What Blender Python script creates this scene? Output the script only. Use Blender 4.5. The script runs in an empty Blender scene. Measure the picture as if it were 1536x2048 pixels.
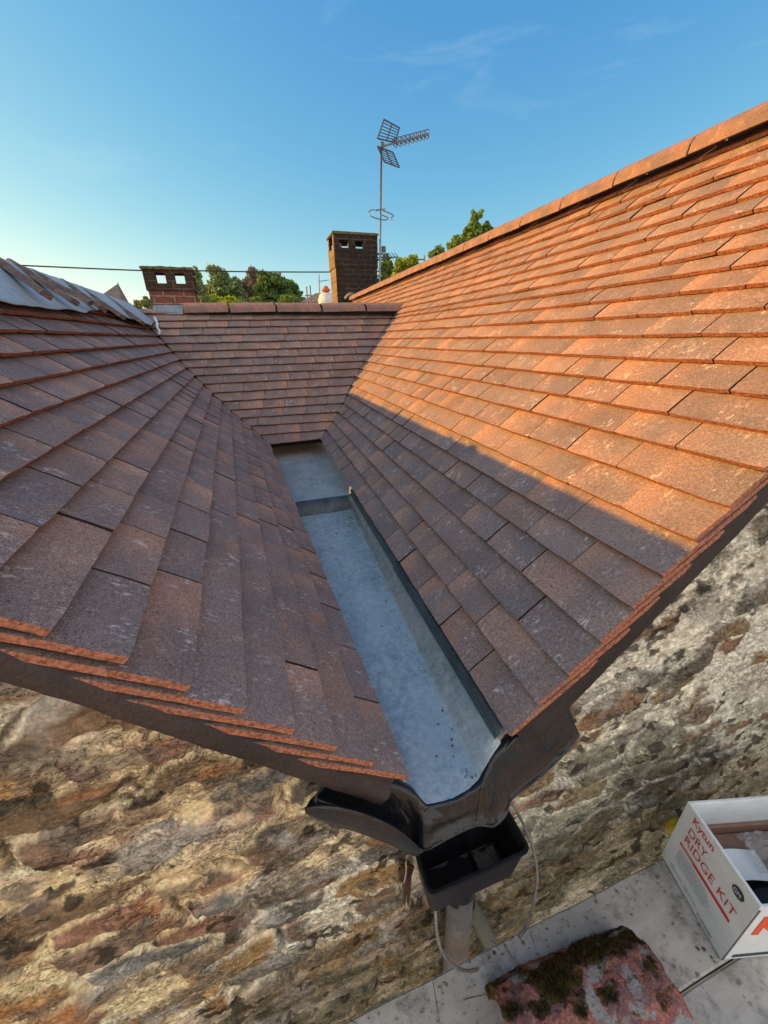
import bpy, math, random
import numpy as np
from mathutils import Vector, Matrix, noise as mn
random.seed(7); rng=np.random.default_rng(7)
C=bpy.context.scene.collection
S=0.47          # one working unit (verge plane to lens) in metres
ZC=4.2          # lens height above the ground, metres

# ---------------------------------------------------------------- camera
F=769.0
def _d(px,py):
    v=Vector(((px-768)/F,(1024-py)/F,-1.0)); v.normalize(); return v
_Y=_d(495,688); _X=_d(3350,632); _X=(_X-_Y*_X.dot(_Y)).normalized(); _Z=_X.cross(_Y)
RM=Matrix((_X,_Y,_Z))                       # camera axes -> world axes
cam=bpy.data.cameras.new("camera"); cam.sensor_fit='VERTICAL'; cam.sensor_height=36.0
cam.lens=F/2048*36; cam.clip_start=0.02; cam.clip_end=3000
co=bpy.data.objects.new("camera",cam); C.objects.link(co)
co.matrix_world=Matrix.Translation((0,0,ZC)) @ RM.to_4x4()
bpy.context.scene.camera=co
def at(px,py,Y=None,Z=None,X=None):         # a point seen in the photograph, at a known depth / height, in working units
    r=RM@_d(px,py)
    k=Y/r.y if Y is not None else (Z/r.z if Z is not None else X/r.x)
    return r*k
def V(*a): return Vector(a)

# ---------------------------------------------------------------- sun, sky, exposure
SUN=Vector((-1.0,0.383,0.436)).normalized()
elev=math.asin(SUN.z)
w=bpy.data.worlds.new("World"); bpy.context.scene.world=w; w.use_nodes=True
nt=w.node_tree; nt.nodes.clear()
sky=nt.nodes.new('ShaderNodeTexSky'); sky.sky_type='NISHITA'; sky.sun_disc=False
sky.sun_elevation=elev; sky.sun_rotation=math.atan2(SUN.x,SUN.y)
sky.altitude=50; sky.air_density=1.0; sky.dust_density=0.6; sky.ozone_density=1.6
geo=nt.nodes.new('ShaderNodeTexCoord')
mp=nt.nodes.new('ShaderNodeMapping'); mp.inputs['Scale'].default_value=(1.2,1.2,6.0); mp.inputs['Rotation'].default_value=(0.25,0.1,0.4)
nt.links.new(geo.outputs['Generated'],mp.inputs['Vector'])
cn=nt.nodes.new('ShaderNodeTexNoise'); cn.inputs['Scale'].default_value=2.6; cn.inputs['Detail'].default_value=7; cn.inputs['Roughness'].default_value=0.62
cn.inputs['Distortion'].default_value=0.5
nt.links.new(mp.outputs[0],cn.inputs['Vector'])
cr=nt.nodes.new('ShaderNodeMapRange'); cr.inputs[1].default_value=0.60; cr.inputs[2].default_value=0.80; cr.inputs[3].default_value=0; cr.inputs[4].default_value=0.15
nt.links.new(cn.outputs[0],cr.inputs[0])
EXPO=0.72
def wn_(t): return nt.nodes.new(t)
def wm(op,a,b=None):
    q=wn_('ShaderNodeMath'); q.operation=op
    for i,v in enumerate((a,b)):
        if v is None: continue
        if isinstance(v,(int,float)): q.inputs[i].default_value=v
        else: nt.links.new(v,q.inputs[i])
    return q.outputs[0]
sp_=wn_('ShaderNodeSeparateColor'); nt.links.new(sky.outputs[0],sp_.inputs[0])
cc_=wn_('ShaderNodeCombineColor')
for k,(gm,ga) in enumerate(((1.45,2.05),(0.88,1.40),(0.34,0.975))):     # deeper evening blue overhead, pale towards the horizon
    v=wm('MINIMUM',wm('MULTIPLY',wm('POWER',wm('MULTIPLY',sp_.outputs[k],0.121),gm),ga),2.5); nt.links.new(v,cc_.inputs[k])
mx=wn_('ShaderNodeMix'); mx.data_type='RGBA'
nt.links.new(cr.outputs[0],mx.inputs[0]); nt.links.new(cc_.outputs[0],mx.inputs[6]); mx.inputs[7].default_value=(0.80,0.93,0.95,1)
# unseen bright cloud bank, added behind the viewer (-Y) to brighten the shaded wall
sx_=wn_('ShaderNodeSeparateXYZ'); nt.links.new(geo.outputs['Generated'],sx_.inputs[0])
c2=wn_('ShaderNodeTexNoise'); c2.inputs['Scale'].default_value=2.2; c2.inputs['Detail'].default_value=6; nt.links.new(geo.outputs['Generated'],c2.inputs['Vector'])
bk=wn_('ShaderNodeMapRange'); bk.inputs[1].default_value=0.08; bk.inputs[2].default_value=0.55; nt.links.new(wm('ADD',wm('MULTIPLY',sx_.outputs[1],-1.0),wm('MULTIPLY',wm('SUBTRACT',c2.outputs[0],0.5),0.9)),bk.inputs[0])
m2=wn_('ShaderNodeMix'); m2.data_type='RGBA'; nt.links.new(bk.outputs[0],m2.inputs[0]); nt.links.new(mx.outputs[2],m2.inputs[6]); m2.inputs[7].default_value=(1.36,1.28,1.20,1)
vm=wn_('ShaderNodeVectorMath'); vm.operation='SCALE'; nt.links.new(m2.outputs[2],vm.inputs[0]); vm.inputs['Scale'].default_value=10.0/2**EXPO
bg=wn_('ShaderNodeBackground'); bg.inputs['Strength'].default_value=0.1
nt.links.new(vm.outputs[0],bg.inputs[0])
wo=wn_('ShaderNodeOutputWorld'); nt.links.new(bg.outputs[0],wo.inputs[0])
sl=bpy.data.lights.new("sun",'SUN'); sl.energy=4.9; sl.angle=math.radians(0.55); sl.color=(1.0,0.47,0.06)
so=bpy.data.objects.new("sun",sl); C.objects.link(so); so.rotation_euler=(-SUN).to_track_quat('-Z','Y').to_euler(); so.location=(-20,8,20)
vs=bpy.context.scene.view_settings; vs.view_transform='Standard'; vs.look='None'; vs.exposure=EXPO; vs.gamma=1
bpy.context.scene.render.film_transparent=False

# ---------------------------------------------------------------- materials
class T:
    def __init__(s,name,rough=0.85,metal=0.0,spec=0.4):
        s.m=bpy.data.materials.new(name); s.m.use_nodes=True; s.t=s.m.node_tree; s.t.nodes.clear()
        s.b=s.n('ShaderNodeBsdfPrincipled'); s.o=s.n('ShaderNodeOutputMaterial'); s.l(s.b.outputs[0],s.o.inputs[0])
        s.b.inputs['Roughness'].default_value=rough; s.b.inputs['Metallic'].default_value=metal
        s.b.inputs['Specular IOR Level'].default_value=spec
    def n(s,t): return s.t.nodes.new(t)
    def l(s,a,b): s.t.links.new(a,b)
    def inp(s,sock,v):
        if hasattr(v,'is_output') or isinstance(v,bpy.types.NodeSocket): s.l(v,sock)
        elif isinstance(v,(tuple,list)) and len(v)==3 and sock.type=='RGBA': sock.default_value=(*v,1)
        else: sock.default_value=v
    def math(s,op,a,b=0.0,c=0.0):
        q=s.n('ShaderNodeMath'); q.operation=op; s.inp(q.inputs[0],a); s.inp(q.inputs[1],b)
        if len(q.inputs)>2: s.inp(q.inputs[2],c)
        return q.outputs[0]
    def mix(s,f,a,b,mode='MIX'):
        q=s.n('ShaderNodeMix'); q.data_type='RGBA'; q.blend_type=mode; s.inp(q.inputs[0],f); s.inp(q.inputs[6],a); s.inp(q.inputs[7],b); return q.outputs[2]
    def rng(s,x,a,b,c=0.0,d=1.0):
        q=s.n('ShaderNodeMapRange'); s.inp(q.inputs[0],x)
        for i,v in enumerate((a,b,c,d)): q.inputs[i+1].default_value=v
        return q.outputs[0]
    def obj(s): return s.n('ShaderNodeTexCoord').outputs['Object']
    def attr(s,nm): q=s.n('ShaderNodeAttribute'); q.attribute_name=nm; return q
    def map(s,v,sc,loc=(0,0,0),rot=(0,0,0)):
        q=s.n('ShaderNodeMapping'); s.l(v,q.inputs[0]); q.inputs['Scale'].default_value=sc; q.inputs['Location'].default_value=loc; q.inputs['Rotation'].default_value=rot; return q.outputs[0]
    def noise(s,v,sc,det=4,ro=0.55,dis=0.0):
        q=s.n('ShaderNodeTexNoise'); s.l(v,q.inputs['Vector']); q.inputs['Scale'].default_value=sc; q.inputs['Detail'].default_value=det
        q.inputs['Roughness'].default_value=ro; q.inputs['Distortion'].default_value=dis; return q.outputs[0]
    def voro(s,v,sc,feat='F1',out=0):
        q=s.n('ShaderNodeTexVoronoi'); q.feature=feat; s.l(v,q.inputs['Vector']); q.inputs['Scale'].default_value=sc; return q.outputs[out]
    def col(s,c): s.inp(s.b.inputs['Base Color'],c)
    def bump(s,h,dist=0.002,st=1.0):
        q=s.n('ShaderNodeBump'); q.inputs['Strength'].default_value=st; q.inputs['Distance'].default_value=dist; s.l(h,q.inputs['Height']); s.l(q.outputs[0],s.b.inputs['Normal'])
    def rough(s,v): s.inp(s.b.inputs['Roughness'],v)

def tile_mat(name,ca,cb,cc,scuff=1.0):
    t=T(name,rough=0.8,spec=0.35)
    uv=t.n('ShaderNodeUVMap'); uv.uv_map='uv'
    tid=t.attr('tid').outputs['Fac']; edge=t.attr('edge').outputs['Fac']
    off=t.n('ShaderNodeCombineXYZ'); t.l(t.math('MULTIPLY',tid,53.0),off.inputs[0]); t.l(t.math('MULTIPLY',tid,91.0),off.inputs[1]); t.l(t.math('MULTIPLY',tid,17.0),off.inputs[2])
    ad=t.n('ShaderNodeVectorMath'); ad.operation='ADD'; t.l(uv.outputs[0],ad.inputs[0]); t.l(off.outputs[0],ad.inputs[1]); P=ad.outputs[0]
    big=t.noise(P,9.0,3,0.5)
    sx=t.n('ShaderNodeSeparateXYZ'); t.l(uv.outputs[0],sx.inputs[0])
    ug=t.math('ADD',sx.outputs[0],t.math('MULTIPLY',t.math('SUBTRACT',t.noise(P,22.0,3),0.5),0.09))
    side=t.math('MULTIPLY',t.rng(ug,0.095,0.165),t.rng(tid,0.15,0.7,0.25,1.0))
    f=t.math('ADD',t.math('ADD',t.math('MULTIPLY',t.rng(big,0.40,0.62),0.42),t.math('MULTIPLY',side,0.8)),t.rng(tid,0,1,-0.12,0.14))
    f.node.use_clamp=True
    c=t.mix(f,ca,cb)
    wn=t.n('ShaderNodeTexWhiteNoise'); wn.noise_dimensions='1D'; t.l(t.math('MULTIPLY',tid,773.0),wn.inputs['W'])
    c=t.mix(t.rng(wn.outputs[0],0.5,1.0,0,0.6),c,cc)
    c=t.mix(1.0,c,t.mix(t.rng(t.noise(P,3.0,2),0.35,0.65),(0.82,0.82,0.84),(1.12,1.1,1.08)),'MULTIPLY')
    g1=t.noise(P,420.0,2,0.6); g2=t.noise(P,150.0,3,0.6)
    gr=t.math('MULTIPLY',t.rng(g1,0.3,0.7,0.55,1.45),t.rng(g2,0.3,0.7,0.75,1.25))
    gc=t.n('ShaderNodeCombineColor'); [t.l(gr,gc.inputs[i]) for i in range(3)]
    c=t.mix(1.0,c,gc.outputs[0],'MULTIPLY')
    # light grains and chalky scuffs running down the slope
    sp=t.rng(t.noise(P,260.0,1,0.5),0.70,0.76)
    c=t.mix(t.math('MULTIPLY',sp,0.6),c,(0.58,0.50,0.47))
    dkp=t.rng(t.noise(P,210.0,1,0.5),0.33,0.28); c=t.mix(t.math('MULTIPLY',dkp,0.55),c,(0.05,0.035,0.035))
    sc=t.noise(t.map(P,(110,45,1)),1.0,5,0.75,0.25)
    ms=t.noise(t.map(P,(16,13,1)),1.0,2,0.5)
    k=t.math('MULTIPLY',t.rng(sc,0.54,0.63),t.rng(ms,0.50,0.64))
    c=t.mix(t.math('MULTIPLY',k,0.8*scuff),c,(0.66,0.58,0.54))
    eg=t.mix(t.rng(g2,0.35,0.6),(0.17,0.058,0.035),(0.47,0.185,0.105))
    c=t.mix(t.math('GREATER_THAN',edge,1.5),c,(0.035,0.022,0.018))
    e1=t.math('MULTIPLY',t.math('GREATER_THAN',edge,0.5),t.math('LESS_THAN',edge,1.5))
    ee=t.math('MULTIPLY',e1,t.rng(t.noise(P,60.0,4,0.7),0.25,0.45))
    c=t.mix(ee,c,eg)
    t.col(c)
    t.bump(t.math('ADD',g1,t.math('MULTIPLY',g2,0.8)),0.0016,0.9)
    return t.m
M_TILE=tile_mat('sanded_concrete_tile',(0.215,0.172,0.162),(0.38,0.225,0.160),(0.20,0.168,0.162))

def ridge_mat():
    t=T('ridge_tile_clay',rough=0.8); o=t.obj(); g=t.noise(o,300,3); b=t.noise(o,12,4); 
    c=t.mix(t.rng(b,0.35,0.65),(0.17,0.12,0.11),(0.30,0.16,0.115)); c=t.mix(t.math('MULTIPLY',t.rng(t.noise(o,45,5,0.7),0.58,0.7),0.5),c,(0.5,0.42,0.36))
    gc=t.n('ShaderNodeCombineColor'); gr=t.rng(g,0.3,0.7,0.65,1.35); [t.l(gr,gc.inputs[i]) for i in range(3)]
    t.col(t.mix(1.0,c,gc.outputs[0],'MULTIPLY')); t.bump(g,0.0015); return t.m
M_RIDGE=ridge_mat()
def simple(name,c1,c2,sc=8,rough=0.8,metal=0.0,spec=0.4,grain=150,bd=0.001,ga=0.3):
    t=T(name,rough=rough,metal=metal,spec=spec); o=t.obj(); b=t.noise(o,sc,5,0.6); g=t.noise(o,grain,3)
    c=t.mix(t.rng(b,0.35,0.65),c1,c2); gc=t.n('ShaderNodeCombineColor'); gr=t.rng(g,0.3,0.7,1-ga,1+ga); [t.l(gr,gc.inputs[i]) for i in range(3)]
    t.col(t.mix(1.0,c,gc.outputs[0],'MULTIPLY')); t.bump(t.math('ADD',b,t.math('MULTIPLY',g,0.5)),bd); return t.m
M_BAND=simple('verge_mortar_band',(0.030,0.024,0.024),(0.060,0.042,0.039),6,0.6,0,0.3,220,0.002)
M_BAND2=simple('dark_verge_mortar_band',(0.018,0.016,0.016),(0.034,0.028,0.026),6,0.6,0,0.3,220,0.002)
M_DARK=simple('dark_underlay',(0.02,0.018,0.018),(0.03,0.027,0.026),6,0.9)
M_BLACKP=simple('black_plastic',(0.006,0.007,0.010),(0.012,0.013,0.017),10,0.36,0,0.3,90,0.0006,0.15)
M_TRIM=simple('dark_gutter_trim',(0.035,0.052,0.058),(0.075,0.10,0.11),9,0.35,0.2,0.5,120,0.0008)
M_LEADF=simple('dull_lead_flashing',(0.16,0.19,0.23),(0.26,0.30,0.34),14,0.5,0.4,0.5,120,0.002)
M_GALV=simple('galvanised_metal',(0.16,0.17,0.18),(0.28,0.29,0.30),20,0.45,0.6,0.5)
M_GRILLE=simple('dark_aerial_metal',(0.05,0.06,0.07),(0.09,0.10,0.11),20,0.5,0.4,0.5)
M_CABLE=simple('black_cable',(0.02,0.02,0.022),(0.035,0.035,0.035),20,0.6)
M_WIRE=simple('grey_wire',(0.16,0.15,0.14),(0.24,0.23,0.21),30,0.45,0.2)
M_BARK=simple('bark',(0.09,0.07,0.05),(0.15,0.12,0.09),6,0.9,0,0.2,40,0.01)
M_GROUND=simple('pale_gravel_ground',(0.32,0.27,0.20),(0.42,0.37,0.28),0.6,0.95,0,0.2,8,0.01)
M_WHITEP=simple('white_pot_render',(0.5,0.52,0.54),(0.62,0.63,0.64),5,0.7)
M_RED=simple('red_clay_pot',(0.36,0.10,0.05),(0.45,0.14,0.07),9,0.8)
M_SLATE=simple('grey_slate',(0.13,0.11,0.10),(0.20,0.17,0.15),9,0.8)

def gutter_mat():
    t=T('grey_gutter_lining',rough=0.42,spec=0.5,metal=0.35); o=t.obj()
    b=t.noise(o,7,6,0.65,0.4); c=t.mix(t.rng(b,0.3,0.7),(0.27,0.325,0.335),(0.44,0.49,0.48))
    st=t.noise(t.map(o,(30,4,30)),1.0,5,0.7); c=t.mix(t.math('MULTIPLY',t.rng(st,0.5,0.72),0.45),c,(0.42,0.47,0.49))
    mo=t.noise(o,48,5,0.75); gcc=t.n('ShaderNodeCombineColor'); mg=t.rng(mo,0.3,0.7,0.62,1.38); [t.l(mg,gcc.inputs[i]) for i in range(3)]; c=t.mix(1.0,c,gcc.outputs[0],'MULTIPLY'); gn=t.noise(o,230,3,0.7); c=t.mix(t.math('MULTIPLY',t.rng(gn,0.54,0.66),0.5),c,(0.45,0.52,0.56))
    v=t.voro(o,55); k=t.math('MULTIPLY',t.rng(v,0.14,0.09),t.rng(t.noise(o,9,3),0.46,0.6)); c=t.mix(t.math('MULTIPLY',k,0.8),c,(0.05,0.045,0.04))
    v2=t.rng(t.noise(o,160,2,0.5),0.68,0.72); c=t.mix(t.math('MULTIPLY',v2,0.7),c,(0.06,0.06,0.06)); c=t.mix(t.rng(t.noise(o,3.2,5,0.6,0.6),0.45,0.62,0,0.5),c,(0.46,0.50,0.50)); c=t.mix(t.rng(t.noise(t.map(o,(1,.35,1),loc=(4,2,0)),9,6,0.7,0.8),0.56,0.68,0,0.45),c,(0.14,0.18,0.20))
    sx=t.rng(t.noise(t.map(o,(140,18,1),rot=(0,0,0.5)),1.0,4,0.7,1.0),0.67,0.71); c=t.mix(t.math('MULTIPLY',sx,0.5),c,(0.62,0.68,0.72))
    t.col(c); t.rough(t.rng(b,0.3,0.7,0.34,0.55)); t.bump(t.math('ADD',gn,t.math('MULTIPLY',b,3.0)),0.0012,0.8); return t.m
M_GUT=gutter_mat()
def apron_mat():
    t=T('black_lead_apron',rough=0.28,spec=0.5,metal=0.0); o=t.obj(); b=t.noise(o,9,4,0.5,0.8)
    c=t.mix(t.rng(b,0.35,0.65),(0.006,0.012,0.017),(0.020,0.014,0.014)); st=t.noise(t.map(o,(60,60,9)),1.0,5,0.7)
    c=t.mix(t.math('MULTIPLY',t.rng(st,0.58,0.74),0.3),c,(0.10,0.13,0.14)); t.col(c); t.rough(t.rng(b,0.3,0.7,0.20,0.40)); cz=t.math('ABSOLUTE',t.math('SUBTRACT',t.noise(t.map(o,(1,1,.6)),7.0,3,0.5,0.8),0.5)); t.bump(t.math('ADD',t.math('MULTIPLY',cz,2.2),t.math('MULTIPLY',t.noise(o,60,4),0.12)),0.012,0.9); return t.m
M_APRON=apron_mat(); M_CREASE=simple('lead_crease',(0.05,0.052,0.055),(0.09,0.095,0.10),60,0.4,0.2)
def wall_mat():
    t=T('rubble_stone_and_lime',rough=0.92,spec=0.2); o=t.obj(); sc=t.attr('scol').outputs['Color']
    a=t.noise(t.map(o,(1,1,1.7)),34,7,0.72,0.5); b=t.noise(o,170,4,0.7); 
    g=t.math('MULTIPLY',t.rng(a,0.3,0.7,0.55,1.45),t.rng(b,0.3,0.7,0.66,1.34)); gc=t.n('ShaderNodeCombineColor'); [t.l(g,gc.inputs[i]) for i in range(3)]
    c=t.mix(1.0,sc,gc.outputs[0],'MULTIPLY')
    cr=t.noise(t.map(o,(1,1,2.2)),22,6,0.75,1.4); crk=t.math('MULTIPLY',t.rng(t.math('ABSOLUTE',t.math('SUBTRACT',cr,0.5)),0.0,0.016,1,0),t.rng(t.noise(o,7,2),0.42,0.52))
    c=t.mix(t.math('MULTIPLY',crk,0.85),c,(0.035,0.028,0.02))
    pit=t.math('MULTIPLY',t.rng(t.voro(o,70),0.17,0.10),t.rng(t.noise(o,12,2),0.56,0.64)); c=t.mix(t.math('MULTIPLY',pit,0.85),c,(0.03,0.025,0.02))
    fl=t.rng(t.noise(o,120,3,0.6),0.66,0.72); c=t.mix(t.math('MULTIPLY',fl,0.5),c,(0.62,0.56,0.45))
    t.col(c); t.bump(t.math('ADD',a,t.math('SUBTRACT',t.math('MULTIPLY',b,0.35),t.math('MULTIPLY',t.math('ADD',crk,pit),0.4))),0.007,1.0); return t.m
M_WALL=wall_mat()
def board_mat():
    t=T('weathered_scaffold_board',rough=0.85,spec=0.3); o=t.obj(); a=t.noise(t.map(o,(3,8,5)),1.6,6,0.65,0.6); b=t.noise(t.map(o,(20,260,20)),1.0,4,0.6)
    c=t.mix(t.rng(a,0.3,0.7),(0.34,0.315,0.28),(0.56,0.53,0.475)); c=t.mix(t.math('MULTIPLY',t.rng(b,0.45,0.65),0.04),c,(0.2,0.175,0.15))
    c=t.mix(t.math('MULTIPLY',t.rng(t.noise(o,15,7,0.78),0.50,0.62),0.6),c,(0.15,0.14,0.13)); c=t.mix(t.math('MULTIPLY',t.rng(t.noise(o,11,6,0.75),0.60,0.70),0.6),c,(0.55,0.55,0.53))
    sp=t.math('MULTIPLY',t.rng(t.math('ADD',t.voro(o,38),t.math('MULTIPLY',t.noise(o,120,3),0.3)),0.38,0.30),t.rng(t.noise(o,6,3),0.52,0.60)); c=t.mix(t.math('MULTIPLY',sp,0.85),c,(0.03,0.028,0.025))
    t.col(c); t.bump(t.math('ADD',a,t.math('MULTIPLY',b,0.25)),0.002,0.8); return t.m
M_BOARD=board_mat()
def moss_mat():
    t=T('mossy_old_clay',rough=0.95,spec=0.15); o=t.obj(); a=t.noise(o,22,6,0.7,0.3); b=t.noise(o,130,4,0.7)
    c=t.mix(t.rng(b,0.35,0.65),(0.32,0.10,0.075),(0.58,0.26,0.20)); c=t.mix(t.rng(a,0.44,0.56,0,0.75),c,(0.20,0.125,0.125))
    gl=t.noise(t.map(o,(1,1,1),loc=(3,1,2)),13,5,0.6,0.6); c=t.mix(t.rng(gl,0.52,0.56,0,0.85),c,(0.36,0.37,0.35))
    ms=t.attr('moss').outputs['Fac']; mk=t.rng(t.math('ADD',t.math('MULTIPLY',ms,0.5),t.noise(o,26,6,0.75)),0.62,0.72); mc=t.mix(t.rng(t.noise(o,60,4),0.4,0.6),(0.022,0.017,0.010),(0.105,0.075,0.018))
    c=t.mix(mk,c,mc); pit=t.rng(t.noise(o,55,5,0.75),0.60,0.68); c=t.mix(t.math('MULTIPLY',pit,0.7),c,(0.035,0.025,0.02))
    t.col(c); t.bump(t.math('ADD',t.math('ADD',a,b),t.math('MULTIPLY',mk,0.8)),0.007,0.9); return t.m
M_MOSS=moss_mat()
def brick_mat(name,c1,c2,mort,dark):
    t=T(name,rough=0.9,spec=0.2); uv=t.n('ShaderNodeUVMap'); uv.uv_map='uv'
    dn=t.n('ShaderNodeTexNoise'); t.l(uv.outputs[0],dn.inputs['Vector']); dn.inputs['Scale'].default_value=14; dn.inputs['Detail'].default_value=3
    sub=t.n('ShaderNodeVectorMath'); sub.operation='MULTIPLY_ADD'; t.l(dn.outputs['Color'],sub.inputs[0]); sub.inputs[1].default_value=(0.012,0.012,0); t.l(uv.outputs[0],sub.inputs[2])
    br=t.n('ShaderNodeTexBrick'); t.l(sub.outputs[0],br.inputs['Vector']); br.inputs['Scale'].default_value=1.0; br.inputs['Brick Width'].default_value=0.2; br.inputs['Row Height'].default_value=0.07
    br.inputs['Mortar Size'].default_value=0.007; br.inputs['Mortar Smooth'].default_value=0.3
    br.inputs['Color1'].default_value=(*c1,1); br.inputs['Color2'].default_value=(*c2,1); br.inputs['Mortar'].default_value=(*mort,1)
    n1=t.noise(uv.outputs[0],30,5,0.7); n2=t.noise(uv.outputs[0],3.4,4,0.7); c=br.outputs['Color']
    c=t.mix(t.rng(n1,0.35,0.62,0,0.55),c,(0.05,0.035,0.03)); c=t.mix(t.rng(n2,0.40,0.60,0,dark),c,(0.022,0.018,0.015))
    c=t.mix(t.rng(t.noise(uv.outputs[0],60,4,0.7),0.62,0.70,0,0.5),c,(0.45,0.42,0.36))
    t.col(c); t.bump(t.math('SUBTRACT',n1,t.math('MULTIPLY',br.outputs['Fac'],0.8)),0.012,1.0); return t.m
M_BRICKL=brick_mat('red_chimney_brick',(0.30,0.10,0.07),(0.20,0.075,0.06),(0.42,0.34,0.28),0.35)
M_BRICKR=brick_mat('shaded_chimney_brick',(0.040,0.027,0.020),(0.025,0.018,0.014),(0.13,0.11,0.085),0.75)  # chimney faces turned from the sun, shade put into the brick colour
M_BRICKT=brick_mat('sunlit_side_brick',(0.34,0.24,0.13),(0.24,0.17,0.10),(0.42,0.34,0.22),0.25)  # lighter tan copy for the left side face, sunlight painted into the colour
M_BRICKS=brick_mat('sooty_upper_brick',(0.08,0.045,0.036),(0.05,0.033,0.026),(0.16,0.13,0.10),0.65)
M_CAPG=simple('mossy_chimney_cap',(0.06,0.075,0.045),(0.16,0.15,0.10),25,0.95,0,0.1,60,0.01)
def card_mat(name,c1,c2):
    t=T(name,rough=0.6,spec=0.3); o=t.obj(); a=t.noise(o,14,5,0.6); c=t.mix(t.rng(a,0.3,0.7),c1,c2); c=t.mix(t.math('MULTIPLY',t.rng(t.noise(t.map(o,(9,9,40)),1,5,0.7,1.0),0.58,0.66),0.25),c,(0.4,0.42,0.44)); t.col(c); t.bump(a,0.002,0.7); return t.m
M_CARD=card_mat('white_cardboard',(0.62,0.67,0.70),(0.74,0.78,0.80))
M_KRAFT=card_mat('brown_cardboard',(0.22,0.12,0.085),(0.28,0.16,0.115))
def flat(name,c,rough=0.6): t=T(name,rough=rough); o=t.obj(); t.col(t.mix(t.noise(o,60,3),tuple(x*0.85 for x in c),tuple(min(1,x*1.12) for x in c))); return t.m
M_REDINK=flat('red_ink',(0.62,0.035,0.03)); M_DARKINK=flat('dark_ink',(0.05,0.06,0.07)); M_GREYINK=flat('grey_ink',(0.32,0.35,0.38)); M_WHITEINK=flat('white_ink',(0.75,0.78,0.8))
M_YELLOW=flat('yellow_plastic',(0.62,0.47,0.02),0.45); M_ORANGEINK=flat('orange_red_ink',(0.75,0.09,0.03))
def felt_mat():
    t=T('grey_roofing_membrane',rough=0.55,spec=0.4); o=t.obj(); a=t.noise(t.map(o,(6,20,6)),1,5,0.6,0.6); c=t.mix(t.rng(a,0.3,0.7),(0.27,0.33,0.37),(0.40,0.45,0.48)); c=t.mix(t.math('MULTIPLY',t.rng(t.noise(o,40,5,0.7),0.56,0.68),0.5),c,(0.18,0.20,0.22)); t.col(c); t.bump(a,0.005,0.8); return t.m
M_FELT=felt_mat()
M_BATTEN=simple('old_brown_batten',(0.10,0.08,0.072),(0.20,0.155,0.135),22,0.85,0,0.2,120,0.003)
M_STRIP=flat('torn_white_felt',(0.6,0.66,0.7))
def leaf_mat(name,c1,c2):
    t=T(name,rough=0.55,spec=0.3); li=t.attr('lv').outputs['Fac']; c=t.mix(li,c1,c2); t.col(c)
    tr=t.n('ShaderNodeBsdfTranslucent'); t.l(c,tr.inputs[0]); ms=t.n('ShaderNodeMixShader'); ms.inputs[0].default_value=0.35; t.l(t.b.outputs[0],ms.inputs[1]); t.l(tr.outputs[0],ms.inputs[2]); t.l(ms.outputs[0],t.o.inputs[0]); return t.m

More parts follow.
